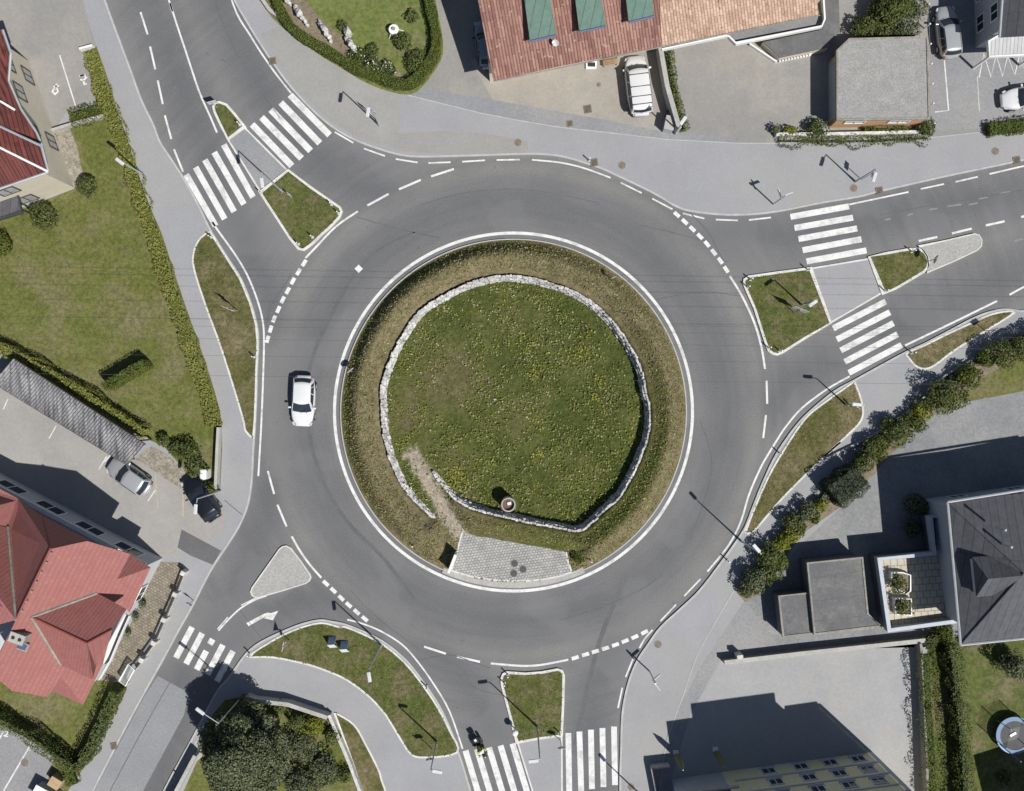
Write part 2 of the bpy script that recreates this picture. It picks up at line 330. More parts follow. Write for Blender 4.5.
# road sheet with a worn-lane attribute
def road_sheet():
    x0, x1, y0, y1, st = -200, 1224, -200, 991, 4
    xs = np.arange(x0, x1 + 1, st); ys = np.arange(y0, y1 + 1, st)
    X, Y = np.meshgrid(xs, ys); lanes = [
        [(120, -150), (150, 0), (185, 90), (215, 170), (245, 240), (275, 310), (290, 380), (300, 450)],
        [(180, -150), (220, 0), (258, 80), (300, 140), (350, 180), (420, 200), (500, 197)],
        [(1224, 140), (1024, 190), (900, 213), (800, 236), (735, 232), (690, 240), (640, 225)],
        [(715, 330), (760, 400), (800, 375), (870, 340), (1024, 270), (1224, 190)],
        [(330, 560), (400, 620), (455, 668), (490, 720), (510, 791), (560, 991)],
        [(590, 991), (592, 791), (592, 700), (620, 620), (680, 560), (710, 480)],
        [(20, 991), (130, 775), (210, 635), (255, 550), (275, 470), (282, 400)],
        [(90, 991), (165, 760), (215, 660), (262, 617), (330, 600), (400, 628)]]
    d = np.full(X.shape, 1e9)
    for L in lanes:
        L = crom(L, 5)
        for a, b in zip(L[:-1], L[1:]):
            ax, ay, bx, by = *a, *b; vx, vy = bx - ax, by - ay
            t = np.clip(((X - ax) * vx + (Y - ay) * vy) / (vx * vx + vy * vy + 1e-9), 0, 1)
            d = np.minimum(d, np.hypot(X - ax - t * vx, Y - ay - t * vy))
    rr = np.hypot(X - 513.5, Y - 412)
    lane = np.exp(-(d / 17.) ** 2) * .9
    ring = np.exp(-((rr - 210) / 17) ** 2)
    ringin = (rr < 256)
    lane = np.where(ringin, np.maximum(ring * .8, lane * np.clip((rr - 225) / 30, 0, 1)), lane)
    dust = np.exp(-((rr - 244) / 9.) ** 2) * .9 + np.where(rr > 256, np.clip((d - 22) / 26, 0, 1) * .8, 0)
    n = len(xs); m_ = len(ys)
    co = np.stack([(X - 512) / S, (395.5 - Y) / S, np.zeros_like(X, dtype=float)], -1).reshape(-1, 3)
    idx = np.arange(n * m_).reshape(m_, n)
    F = np.stack([idx[1:, :-1], idx[1:, 1:], idx[:-1, 1:], idx[:-1, :-1]], -1).reshape(-1, 4)
    me = bpy.data.meshes.new('road'); me.from_pydata(co.tolist(), [], F.tolist())
    for nm, arr in (('lane', lane), ('dust', dust)):
        a = me.attributes.new(nm, 'FLOAT', 'POINT'); a.data.foreach_set('value', arr.reshape(-1).astype(np.float32))
    m, t, b = nodes('road_asphalt'); co_ = t.nodes.new('ShaderNodeTexCoord').outputs['Object']
    col = ramp(t, nz(t, co_, .22, 6, .65), [(.3, (.138, .138, .140)), (.7, (.164, .164, .165))])
    def at(nm):
        q = t.nodes.new('ShaderNodeAttribute'); q.attribute_name = nm; return q.outputs['Fac']
    def mod(fac, nfac, lo, hi):
        r_ = ramp(t, nfac, [(.3, g(lo)), (.7, g(hi))]); mm = t.nodes.new('ShaderNodeMath'); mm.operation = 'MULTIPLY'
        t.links.new(fac, mm.inputs[0]); t.links.new(r_, mm.inputs[1]); return mm.outputs[0]
    # streaks that follow the circle
    sp = t.nodes.new('ShaderNodeVectorMath'); sp.operation = 'SUBTRACT'; t.links.new(co_, sp.inputs[0]); sp.inputs[1].default_value = ((513.5 - 512) / S, (395.5 - 412) / S, 0)
    ln = t.nodes.new('ShaderNodeVectorMath'); ln.operation = 'LENGTH'; t.links.new(sp.outputs[0], ln.inputs[0])
    sx_ = t.nodes.new('ShaderNodeSeparateXYZ'); t.links.new(sp.outputs[0], sx_.inputs[0])
    an = t.nodes.new('ShaderNodeMath'); an.operation = 'ARCTAN2'; t.links.new(sx_.outputs[1], an.inputs[0]); t.links.new(sx_.outputs[0], an.inputs[1])
    cb = t.nodes.new('ShaderNodeCombineXYZ'); t.links.new(ln.outputs['Value'], cb.inputs[0]); t.links.new(an.outputs[0], cb.inputs[1])
    st_ = nz(t, cb.outputs[0], 1.3, 5, .6)
    col = mix(t, 1.0, col, ramp(t, st_, [(.3, g(.88)), (.7, g(1.1))]), 'MULTIPLY')
    col = mix(t, mod(at('dust'), nz(t, co_, .35, 4), .35, .95), col, (.205, .200, .187))
    col = mix(t, mod(at('lane'), nz(t, co_, .3, 5), .45, 1.0), col, (.104, .106, .112))
    col = mix(t, 1.0, col, ramp(t, nz(t, co_, 7, 4, .8), [(.3, g(.82)), (.7, g(1.18))]), 'MULTIPLY')
    spt = nz(t, co_, 1.6, 2, .5); col = mix(t, ramp(t, spt, [(.70, g(0)), (.78, g(.55))]), col, (.085, .086, .09))
    wp = nz(t, co_, .12, 3, .5); col = mix(t, ramp(t, wp, [(.52, g(0)), (.56, g(.35))]), col, (.175, .176, .178))
    t.links.new(col, b.inputs['Base Color']); b.inputs['Roughness'].default_value = .88
    bp = t.nodes.new('ShaderNodeBump'); bp.inputs['Distance'].default_value = .004; t.links.new(nz(t, co_, 50, 2), bp.inputs['Height']); t.links.new(bp.outputs[0], b.inputs['Normal'])
    return tag(link('road', me, m), kind='structure')
road_sheet()
region('pavement', sNW + [(-200, 991), (-200, -200)], PZ, M['pave'], -.1)
region('pavement', sN + [(1224, -200)], PZ, M['pave'], -.1)
region('pavement', sE + [(1224, 991)], PZ, M['pave'], -.1)
region('pavement', sS, PZ, M['pave'], -.1)
kb = MB()
for s_ in (sNW, sN, sE, sS): kb.band(XY(s_), .16, -.05, .125)
tag(kb.build('kerb', M['kerb_grey']), kind='structure')
L1, L2, L3, L4 = PZ + .004, PZ + .008, PZ + .012, PZ + .016
# --- west side
walk_l = [(60, -80), (83, 0), (88, 20), (97, 46.5), (109, 81), (121, 121), (128.4, 140), (135.5, 164), (149.7, 204.7), (161.8, 233), (172, 264.4), (186.3, 307), (200.5, 347), (214.6, 390), (222.5, 428), (220.5, 489)]
region('court', [(-200, -200), (20, -200), (60, -80), (83, 0), (88, 20), (97, 46.5), (85, 52), (101, 98), (70, 108), (54, 132), (30, 62), (-200, 140)], L1, M['court'])
region('lawn', [(-200, 180), (26, 208), (76, 188.5), (65, 160), (54, 131), (106, 119), (97, 104), (85, 52), (94, 49)] + crom(walk_l[3:], 3) + [(215, 492), (190, 480), (183, 468), (165, 447), (150, 440), (148, 438), (0, 350), (-200, 225)], L2, M['lawn'])
region('gravel_strip', z5(0, 0, (275, 640), (350, 640), (385, 730), (405, 830), (440, 920), (375, 940)) + z5(0, 140, (330, 180)), L3, M['gravel'])
region('gravel_bed', z5(90, 420, (310, 130), (400, 180), (470, 260), (455, 340), (360, 280), (260, 210), (225, 195), (270, 150)), L3, M['gravel'])
region('parking_court', [(-200, 260), (0, 352), (0, 366), (135, 459), (152, 446), (171, 456), (185, 472), (190, 482), (220, 500), (228, 520), (215, 540), (160, 560), (-200, 370)], L1, mat('sw_court', (.33, .315, .295), (.29, .28, .265), .3, .08, 5, c3=(.27, .265, .26), s3=.18, th=.57))
region('asphalt_patch', z5(90, 420, (455, 540), (650, 645), (610, 715), (500, 670), (435, 630)), L2, M['dark_asph'])
region('patio', z5(140, 530, (100, 155), (200, 160), (225, 200), (180, 300), (110, 430), (20, 590)) + z5(0, 600, (700, 250), (600, 390), (520, 410), (480, 410)) + [(130, 626)], L2, M['patio'])
region('lawn', [(-200, 620), (0, 672), (97, 680), (121, 682), (128, 672), (127, 690), (105, 732), (88, 762), (62, 800), (45, 791), (55, 757), (40, 742), (0, 725), (-200, 640)], L3, M['lawn'])
region('car_park', [(-200, 640), (0, 725), (30, 735), (50, 750), (54, 760), (45, 782), (35, 795), (0, 991), (-200, 991)], L1, M['lot'])
# --- west verge
V1 = crom(z5(160, 230, (235, 15), (195, 50), (170, 110), (170, 190), (230, 380), (300, 570), (370, 790)) + z5(90, 420, (760, 0), (770, 50), (800, 85), (808, 90)), 4)
V1r = [(253.6, 437), (255, 420), (256.2, 390), (256.5, 371), (257.9, 343), (256.4, 325), (250.4, 303), (240.4, 279), (226, 256.5), (210.5, 232)]
region('verge', V1 + V1r, .14, M['lawn_dry'])
# --- north side
hedge_o = z5(180, 0, (410, 0), (440, 70), (520, 150), (560, 180), (700, 280), (850, 370)) + z5(360, 0, (0, 395), (100, 440), (235, 470), (310, 430), (400, 300), (410, 200), (385, 60), (375, 0))
region('garden', [(200, -200)] + [(250, -60)] + crom(hedge_o, 3) + [(425, -60), (420, -200)], L2, mat('garden_grass', (.12, .15, .04), (.15, .17, .055), .5, .3, 3, bump=.04, bs=8, c3=(.17, .16, .08), s3=.3, spec=.1))
walk_n = [(408, 95.5), (440, 103.5), (481, 113.5), (520, 121), (559, 127.5), (604.7, 132.5), (665, 139.6), (739, 143.6), (777, 143.6), (850, 140.5), (935, 137.5), (980, 132.5), (1024, 128), (1224, 100)]
region('court', [(440, -200), (437, 0), (443, 40), (441, 61), (423, 88)] + walk_n + [(1224, -200)], L1, M['court'])
region('drive', [(470, 60), (655, 60), (672, 138), (604, 130), (540, 118), (495, 104)], L2, M['court_beige'])
region('gutter_strip', [(408, 95.5), (425, 90), (481, 98), (559, 112), (604, 120), (665, 132), (739, 138), (739, 143), (665, 139), (604, 132), (559, 127), (481, 113)], L3, M['mid_asph'])
region('car_park', [(926, -200), (930, 118), (937, 132), (980, 129), (1024, 124), (1224, 96), (1224, -200)], L2, M['mid_asph'])
region('pavement_patch', z5(180, 0, (500, 130), (700, 280), (985, 430), (1100, 450), (1080, 660), (1300, 650), (1500, 660), (1720, 700), (1720, 765), (1400, 770), (1100, 750), (880, 680), (740, 600), (560, 420), (400, 170)), L1, M['pave_warm'])
region('flower_bed', crom([(283, 4), (292, 22), (312, 38), (340, 57), (368, 74), (398, 84), (404, 76), (380, 60), (356, 48), (336, 32), (316, 14), (300, -4)], 3, True), L4, M['soil'])
kb = MB().band(XY(walk_n), .07, PZ, L3 + .006).band(XY(crom([(735, 588), (716, 620), (697, 655), (684, 692), (672, 725), (665, 750), (659, 800), (655, 900)], 4)), .07, PZ, L3 + .006)
tag(kb.build('gutter_line', M['kerb_grey']), kind='structure')
# --- east side
VE1 = crom(z5(824, 300, (410, 262), (500, 222), (600, 172), (700, 126), (830, 70), (935, 62), (800, 150), (640, 250), (540, 325), (490, 340), (450, 325), (415, 285)), 4, True)
VE2 = crom(z5(824, 300, (148, 405), (180, 490), (190, 560), (170, 610), (100, 680), (0, 770)) + z5(660, 440, (890, 10), (760, 130), (600, 290), (480, 430), (440, 460), (418, 452)), 4) + crom(z5(660, 440, (448, 380), (530, 190), (610, 50)) + z5(724, 260, (395, 790), (485, 712), (640, 602)), 3)
for v in (VE1, VE2): region('verge', v, .14, M['lawn_dry'])
region('yard', [(745, 600), (770, 580), (800, 545), (850, 498), (905, 440), (930, 410), (965, 402), (1024, 391), (1224, 350), (1224, 640), (780, 650), (750, 625)], L1, M['yard'])
region('lawn', [(1224, 290), (1024, 345), (985, 362), (960, 385), (940, 405), (965, 402), (1024, 391), (1224, 350)], L2, M['lawn'])
region('hedge_bed', [(736, 592), (760, 570), (800, 520), (862, 452), (905, 415), (960, 372), (1024, 338), (1024, 352), (960, 392), (900, 445), (850, 500), (800, 535), (765, 590), (745, 602)], L3, M['soil'])
region('yard', [(721, 660), (925, 640), (925, 991), (640, 991), (665, 800), (690, 715)], L1, mat('south_yard', (.33, .33, .335), (.295, .295, .298), .3, .08, 5, c3=(.33, .325, .315), s3=.2))
region('yard', [(655, 790), (668, 730), (700, 668), (745, 600), (780, 650), (722, 655), (690, 715), (668, 790)], L2, M['mid_asph'])
region('lawn', [(927, 640), (1224, 600), (1224, 991), (927, 991)], L2, mat('back_garden', (.085, .105, .03), (.115, .125, .042), .5, .35, 3, bump=.05, bs=8, c3=(.17, .145, .09), s3=.25, th=.55, spec=.1))
# --- south side
VS1 = crom(z5(140, 530, (560, 606), (600, 580), (700, 522), (800, 480), (900, 458), (985, 478)) + z5(320, 590, (130, 182), (235, 226), (325, 277), (420, 358), (510, 470), (580, 575), (640, 690)) + z5(420, 631, (183, 598), (0, 622), (-60, 590)), 4) + crom(z5(320, 590, (330, 620), (250, 530), (130, 440), (0, 385)) + z5(180, 631, (600, 155), (460, 128), (350, 128)), 4)
region('verge', VS1, .14, M['lawn_green'])
VS2 = crom(z5(180, 631, (765, 400), (860, 460), (920, 560), (985, 690)) + [(386, 791), (430, 900), (460, 991)], 4) + [(400, 991), (363, 791), (353, 762)]
region('verge', VS2, .14, M['lawn_dry'])
region('garden', [(180, 800), (200, 755), (212, 715), (225, 700), (252, 694), (290, 700), (330, 712), (352, 762), (363, 795), (400, 991), (80, 991)], L2, M['lawn'])
region('gravel_strip', z5(0, 631, (975, 530), (1010, 560), (1000, 620), (930, 680), (830, 800), (640, 1200), (600, 1200), (800, 810), (880, 690)), L3, M['exposed'])
# --- road surface patches and joints
region('road_patch', [(158, 676), (189, 693), (184, 715), (143, 791), (40, 991), (0, 991), (92, 796), (111, 760), (144, 697)], .004, M['mid_asph'], None)
jt = MB()
def joint(pts, wd=.09, z=.008): jt.band(XY(crom(pts, 5)), wd, None, z)
SK_ = ([(358, 270), (345, 290), (330, 318), (317, 345), (309, 372), (307, 400), (309, 430), (316, 462), (330, 495), (352, 527), (385, 560), (415, 600)])
tag(MB().band(XY(crom(SK_, 5)), .34, None, .003).build('tyre_mark', M['skid']), kind='structure'); joint(SK_, .07)
joint([(360, 268), (372, 255), (390, 243), (415, 232)], .12)
joint([(357, 217), (395, 228), (440, 238)], .07); joint([(292, 273), (283, 288), (272, 305), (266, 325)], .08)
joint([(690, 213), (708, 232), (722, 258), (729, 262)], .08); joint([(640, 225), (670, 232), (700, 240)], .07)
tag(MB().band(XY(crom([(626, 575), (600, 640), (585, 700), (575, 745)], 5)), .38, None, .003).build('tyre_mark', M['skid']), kind='structure'); joint([(560, 620), (600, 608), (640, 590), (662, 575)], .07)
joint([(420, 660), (450, 655), (475, 663), (490, 668)], .07); joint([(225, 500), (238, 511), (246, 517)], .06, L3)
joint([(170, 682), (140, 735), (110, 791)], .06, .012); joint([(350, 590), (380, 620), (420, 650)], .06)
joint([(240, 610), (262, 640), (270, 660)], .05); joint([(655, 300), (700, 292), (740, 296)], .05); joint([(420, 205), (470, 192), (530, 190), (600, 203)], .05); joint([(880, 215), (940, 204), (1024, 190), (1100, 174)], .06); joint([(214, 0), (240, 60), (280, 118)], .05); joint([(530, 700), (480, 690), (455, 672)], .05); joint([(700, 420), (712, 470), (690, 540)], .05)
tag(jt.build('asphalt_joints', M['joint']), kind='structure')

# --- islands
def island(pts, m, smooth_n=3, kerbw=.2, z=.14):
    region('island', pts, z, m, -.05)
    kb_ = MB().band(XY(pts), kerbw, -.05, z + .02, True); tag(kb_.build('kerb', M['kerb']), kind='structure')
def corner(pts, n=3): return crom(pts, n, True)
I1 = z5(160, 90, (338, 245), (300, 170), (272, 110), (266, 85), (275, 66), (295, 62), (330, 75), (370, 120), (420, 183))
I2 = z5(160, 90, (635, 398), (740, 478), (860, 562), (890, 582), (898, 602), (888, 630), (840, 680), (800, 715), (760, 755)) + [(309, 246.5), (304, 250), (299, 249), (290, 238), (275, 215)] + z5(160, 90, (497, 508))
I3 = z5(724, 260, (425, 42), (525, 312), (400, 385), (285, 458), (262, 467), (240, 462), (220, 448), (208, 420), (190, 365), (150, 240), (108, 145), (97, 115), (100, 98), (120, 84), (270, 62))
I4 = z5(824, 140, (220, 578), (300, 562), (420, 541), (460, 540), (490, 553), (508, 580), (513, 605), (508, 630), (490, 652), (380, 718), (350, 735), (293, 760))
I4b = z5(824, 140, (462, 528), (600, 498), (740, 465), (762, 472), (776, 495), (774, 525), (755, 545), (640, 600), (505, 657), (513, 620), (508, 580), (490, 550))
I5 = z5(420, 631, (480, 548), (440, 395), (405, 262), (404, 232), (412, 212), (430, 203), (520, 209), (600, 203), (680, 188), (700, 195), (710, 218), (707, 360), (700, 513), (590, 528))
I6 = z5(140, 530, (550, 305), (556, 285), (630, 180), (690, 95), (706, 82), (725, 78), (748, 90), (795, 150), (840, 215), (846, 232), (838, 250), (820, 262), (700, 300), (600, 328), (575, 332), (556, 320))
for p_ in (I1, I2, I3, I4, I5): island(p_, M['lawn_green'])
for p_ in (I4b, I6): island(p_, M['exposed'], kerbw=.1)
region('refuge', z5(160, 90, (340, 250), (420, 188), (628, 396), (495, 500)), .06, M['mid_asph'], -.05)
region('refuge', z5(724, 260, (432, 42), (715, -5), (780, 162), (532, 306)), .06, M['pave'], -.05)
region('refuge', z5(420, 631, (483, 552), (695, 520), (702, 1300), (660, 1300), (560, 800)), .06, M['pave'], -.05)
kb = MB()
for q in (z5(160, 90, (340, 250), (495, 500)), z5(160, 90, (420, 188), (628, 396)), z5(724, 260, (432, 42), (715, -5)), z5(724, 260, (532, 306), (780, 162)), z5(420, 631, (483, 552), (560, 800)), z5(420, 631, (700, 513), (702, 820))):
    kb.band(XY(q), .14, -.03, .075)
for q in (V1 + V1r, VE1, VE2, VS1, VS2): kb.band(XY(q), .15, .0, .152, True)
tag(kb.build('kerb', M['kerb']), kind='structure')
# --- painted markings
pm = MB(); PZM = .006
def line(pts, wd=.14, z=PZM, sm=True): pm.band(XY(crom(pts, 4) if sm and len(pts) > 2 else pts), wd, None, z)
C0 = (513.5, 412)
def circ(r, n=160, a0=0, a1=360): return [(C0[0] + r * math.cos(math.radians(a0 + (a1 - a0) * i / n)), C0[1] + r * math.sin(math.radians(a0 + (a1 - a0) * i / n))) for i in range(n + (0 if a1 - a0 == 360 else 1))]
pm.band(XY(circ(179)), .25, None, PZM, True)
for q in (z5(0, 0, (695, 60), (730, 170)), z5(0, 0, (742, 230), (768, 343)), z5(0, 0, (780, 398), (805, 515)), z5(0, 0, (815, 570), (847, 687)), z5(0, 140, (860, 45), (905, 157)), z5(0, 0, (835, 0), (852, 57)), z5(0, 0, (820, -110), (830, -40)), [(133, -15), (139, -1)]):
    line(q, .16)
line([(170, 3), (177, 25), (186, 52), (199, 91), (210, 116), (217, 132.5)], .15)
line([(226, -18), (236.6, 13), (250, 35), (261, 52.6), (276, 74), (291, 93)], .14)
for q in ([(334.7, 132), (353.3, 142.8)], [(364, 148.6), (385, 156)], [(395.8, 159), (417.6, 162.5)], [(428.4, 163), (450.7, 162.2)], [(462.2, 161.7), (485, 160.3)], [(496.7, 160), (519.8, 159.6)], [(532, 159.8), (559.7, 162.5), (583.6, 168), (610.6, 177.8)], [(620.7, 182.7), (641.7, 193)], [(652.3, 198.6), (672.5, 209.3)], [(683, 213.4), (704.4, 218.5)], [(715.8, 219.6), (737.8, 220.4)], [(749, 220), (771, 217.5)]):
    line(q, .13)
line([(305.5, 258), (315.3, 247.8), (336, 226.5), (357.8, 211.4)], .16)
for q in ([(367.4, 205.5), (388.6, 194)], [(399, 189.3), (420.8, 179.9)], [(431, 176.4), (454, 169)]): line(q, .18)
line([(212.5, 222), (217.6, 230), (234.8, 254), (247, 274.5), (257, 299), (262.7, 321), (264, 343), (262.7, 390), (261, 430), (258.3, 476)], .15)
for q in ([(267.8, 471), (274.2, 494)], [(277.4, 504.6), (286.6, 526.5)], [(291.8, 536.4), (299.5, 550), (309.8, 564.6), (321.3, 577.7)]): line(q, .17)
line([(347.3, 619.6), (362.4, 623.6), (381.5, 631.5), (402, 644.5), (417, 660.8), (433, 683), (449.4, 711), (462.6, 748.8)], .13)
for q in ([(424, 646.6), (445.8, 653.7)], [(457, 656.7), (480, 661.8)], [(490.8, 663.4), (521, 665.8), (541.4, 664.8), (568.3, 659.7)]): line(q, .17)
line([(729.8, 276), (742.2, 296.4), (754.3, 322.7), (761.4, 347), (765, 369)], .17)
for q in ([(766.6, 380.7), (767.2, 403.8)], [(766, 415), (763.2, 438)]): line(q, .17)
line([(849.6, 376.3), (827, 389.2), (802, 408), (786, 426.5), (777, 440), (769, 453), (760.5, 468), (749, 494.6), (741, 521), (728.8, 545), (707.5, 571.5)], .15)
for q in ([(700.5, 579), (684.3, 596)], [(676, 604.6), (660.5, 621)], [(652.6, 629.8), (645, 638.5), (639.5, 648)], [(633, 659), (625.7, 677)], [(622.3, 687.7), (618, 708)]): line(q, .13)
for q in ([(848.3, 204.7), (908.5, 192)], [(920.7, 189), (944, 184)], [(955.5, 181.9), (977.7, 176.8)], [(989.5, 174), (1024, 166), (1080, 154)]): line(q, .13)
for q in ([(918.7, 241), (937.3, 237)], [(952, 233.4), (971.7, 228.6)], [(985.8, 225.4), (1004.6, 221.3)], [(1021, 217), (1040, 212.7)], [(1056, 209), (1075, 204.5)]): line(q, .18)
line([(905, 345.5), (950, 324), (997, 301)], .16); line([(1009.5, 294.8), (1028, 285), (1060, 272)], .16)
# give-way dashes
def gw(cs, w1=.31, ln=.60):
    for i, c in enumerate(cs):
        a, b_ = cs[max(i - 1, 0)], cs[min(i + 1, len(cs) - 1)]; dx, dy = b_[0] - a[0], b_[1] - a[1]; l = math.hypot(dx, dy); u = (dx / l * ln / 2 * S, dy / l * ln / 2 * S)
        pm.band(XY([(c[0] - u[0], c[1] - u[1]), (c[0] + u[0], c[1] + u[1])]), w1, None, PZM)
gw(Z(600, 150, 6.277, (482, 405), (532, 450), (580, 495), (628, 542), (672, 590), (714, 642), (755, 695), (792, 750)))
gw(Z(270, 520, 6.277, (350, 397), (398, 442), (447, 490), (494, 533), (544, 577), (595, 620)))
gw(z5(560, 590, (75, 335), (126, 319), (175, 304), (225, 288), (274, 271), (322, 252), (370, 232), (418, 209)))
gw(z5(160, 230, (713, 163), (685, 207), (657, 252), (632, 300), (607, 345), (585, 393), (564, 440), (547, 490), (532, 540)))
ar = XY(z5(140, 530, (526, 460), (612, 415), (632, 408), (646, 411), (684, 399), (657, 446), (612, 436), (626, 428), (618, 429), (537, 475)))
pm.poly(ar, None, PZM)
line(z5(140, 530, (388, 498), (440, 440), (500, 385), (570, 345), (625, 325)), .13); line(z5(140, 530, (500, 372), (575, 335)), .09); line(z5(140, 530, (383, 490), (435, 430)), .09)
pm.poly(XY([(358.7, 264.5), (363, 268.7), (358.7, 273), (354.5, 268.7)]), None, .014)
tag(pm.build('lane_markings', M['paint']), kind='structure')
def crosswalk(stripes, wd=.5):
    b = MB()
    for a, c in stripes: b.band(XY([a, c]), wd, None, PZM)
    tag(b.build('crosswalk', M['paint']), kind='structure')
crosswalk([tuple(z5(160, 90, a, b)) for a, b in (((455, 170), (652, 375)), ((502, 135), (700, 338)), ((548, 97), (745, 301)), ((597, 62), (790, 263)), ((643, 24), (838, 223)))], .54)
crosswalk([tuple(z5(160, 90, a, b)) for a, b in (((130, 418), (275, 672)), ((176, 382), (320, 638)), ((222, 345), (367, 602)), ((268, 308), (415, 565)), ((315, 270), (460, 530)))], .50)
crosswalk([((790.5, 216.9), (849, 206.3)), ((794.5, 228), (853, 217.6)), ((798.5, 239), (857.2, 228.4)), ((802.6, 250.2), (861.4, 239.2)), ((806.6, 261.4), (866.5, 250.4))], .50)
crosswalk([tuple(z5(724, 260, a, b)) for a, b in (((540, 338), (800, 205)), ((558, 393), (820, 258)), ((577, 447), (838, 312)), ((597, 503), (858, 367)), ((617, 558), (878, 420)))], .50)
crosswalk([((x, y), (x + 17.5, y + 58)) for x, y in ((465.5, 750.5), (477, 749), (489, 747.5), (500.5, 745.5), (512.5, 743.5))], .50)
crosswalk([((568.3, 733), (569.3, 795)), ((579.4, 731.5), (581.2, 791)), ((590.9, 729.7), (592, 789)), ((602.4, 728), (603.5, 787)), ((614, 726.5), (615, 785))], .48)
sw = [tuple(z5(140, 530, a, b)) for a, b in (((258, 480), (178, 632)), ((308, 510), (228, 662)), ((360, 540), (345, 565)), ((328, 598), (280, 690)), ((410, 568), (333, 715)), ((460, 598), (380, 748)))]
crosswalk(sw, .50)
om = MB()
def oline(pts, wd=.1, z=L3 + .004): om.band(XY(pts), wd, None, z)
oline(z5(824, 0, (764, 385), (787, 268), (822, 382), (848, 275), (880, 378), (905, 280), (940, 372), (965, 270), (995, 365), (1020, 262)), .09)
oline(z5(824, 0, (592, 300), (613, 548), (545, 556))); oline(z5(824, 0, (755, 380), (765, 550)), .05)
oline(z5(0, 0, (298, 275), (378, 530)))
for q in (z5(90, 420, (85, 180), (45, 245)), z5(90, 420, (330, 340), (288, 400)), z5(0, 300, (42, 490), (20, 540)), z5(0, 300, (282, 620), (245, 685)), z5(0, 300, (550, 765), (520, 800))): oline(q, .08)
oline(z5(0, 631, (160, 550), (20, 790), (-10, 850)), .12); oline(z5(0, 631, (28, 480), (-140, 790)), .12)
oline(z5(0, 631, (150, 570), (158, 562), (150, 590)), .12)                                     # bay number 1
oline(z5(0, 631, (24, 498), (34, 490), (42, 498), (38, 508), (24, 514), (42, 520)), .12)       # bay number 2
for q in ([(270, 440), (262, 455), (275, 468), (290, 455), (285, 440), (270, 440)], [(278, 440), (283, 415)], [(268, 432), (296, 425)], [(395, 380), (415, 372), (430, 385), (415, 400), (400, 395)], [(415, 400), (420, 420), (432, 415)], [(398, 378), (425, 370)]):
    oline(z5(0, 0, *q), .13)
tag(om.build('parking_markings', M['paint']), kind='structure')
om = MB(); oline(z5(90, 420, (462, 350), (462, 475)), .13); oline(z5(90, 420, (325, 270), (337, 430)), .06)
tag(om.build('parking_markings', M['yellow_paint']), kind='structure')
om = MB()
for q in (((300, 395), (330, 390)), ((410, 372), (440, 365)), ((520, 345), (560, 338)), ((610, 328), (680, 318)), ((715, 320), (760, 312)), ((765, 290), (810, 283)), ((870, 265), (920, 255)), ((940, 500), (985, 488))):
    om.band(XY(z5(824, 140, *q)), .14, None, .0045)
tag(om.build('lane_markings', mat('ghost_paint', (.22, .22, .222), (.19, .19, .195), 1.5, .2, 5)), kind='structure')
# ---------------------------------------------------------------- central island: berm, ring wall, meadow
WALL_L = [(436, 519), (424, 508), (411, 494), (400, 477), (391, 455), (386, 436), (383.6, 410), (383.6, 386), (392, 360), (406, 333), (423, 311), (443, 298), (471, 284.5), (506, 277.5), (540, 282), (577, 295), (604, 315), (624, 340), (638, 366), (643.5, 390), (648, 412), (646, 436), (637, 460), (621, 491), (603, 509), (581, 528), (560, 526), (530, 521), (500, 514.5), (479, 509), (459.5, 500), (447, 489), (434, 473)]
wl = crom(WALL_L, 6)
def pol(p): return math.atan2(p[1] - C0[1], p[0] - C0[0]), math.hypot(p[0] - C0[0], p[1] - C0[1])
_w = [pol(p) for p in wl]
g0, g1 = pol((426, 509)), pol((447, 489))
_a = []
for k_, (t_, r_) in enumerate(_w):
    d_ = math.degrees(t_) % 360
    if k_ > len(_w) * .8 and 126.5 < d_ < 150: continue
    _a.append((d_, r_))
_a.sort(); _aa = np.array([q[0] for q in _a]); _ar = np.array([q[1] for q in _a])
_aa = np.concatenate([_aa - 360, _aa, _aa + 360]); _ar = np.tile(_ar, 3)
RAMP = [(412, 462), (422, 478), (434, 496), (446, 514), (456, 530), (462, 545)]
def island_h(px, py):
    """height of the island's ground at photo point px, py (metres)"""
    t = np.degrees(np.arctan2(py - C0[1], px - C0[0])) % 360; r = np.hypot(px - C0[0], py - C0[1])
    Ri = np.interp(t, _aa, _ar) + 4
    u = np.clip((r - Ri) / (171.5 - Ri), 0, 1.0)
    top = .95; pk = .47; up_ = .62
    berm = np.where(u < pk, top + up_ * (.5 - .5 * np.cos(u / pk * math.pi)), (top + up_) * np.clip(.5 + .5 * np.cos((u - pk) / (1 - pk) * math.pi), 0, 1) ** .9)
    inn = .12 + .25 * np.clip(1 - r / 60., 0, 1) + .05 * np.sin(px * .13) * np.cos(py * .11)
    k = np.clip((r - (Ri - 5)) / 4., 0, 1)
    h = inn * (1 - k) + (berm + .12) * k
    d = np.full(np.shape(px), 1e9)
    for a, b in zip(RAMP[:-1], RAMP[1:]):
        vx, vy = b[0] - a[0], b[1] - a[1]; q = np.clip(((px - a[0]) * vx + (py - a[1]) * vy) / (vx * vx + vy * vy), 0, 1)
        d = np.minimum(d, np.hypot(px - a[0] - q * vx, py - a[1] - q * vy))
    # the paved apron in the south is flat
    ap = np.clip((np.abs(px - 512) - 62) / 16, 0, 1); ap2 = np.clip((533 + (px - 463) * .18 - py) / 14, 0, 1)
    f = np.clip((d - 6) / 12, 0, 1); h = .13 + (h - .13) * f
    return .13 + (h - .13) * np.maximum(ap, ap2) * 1.0
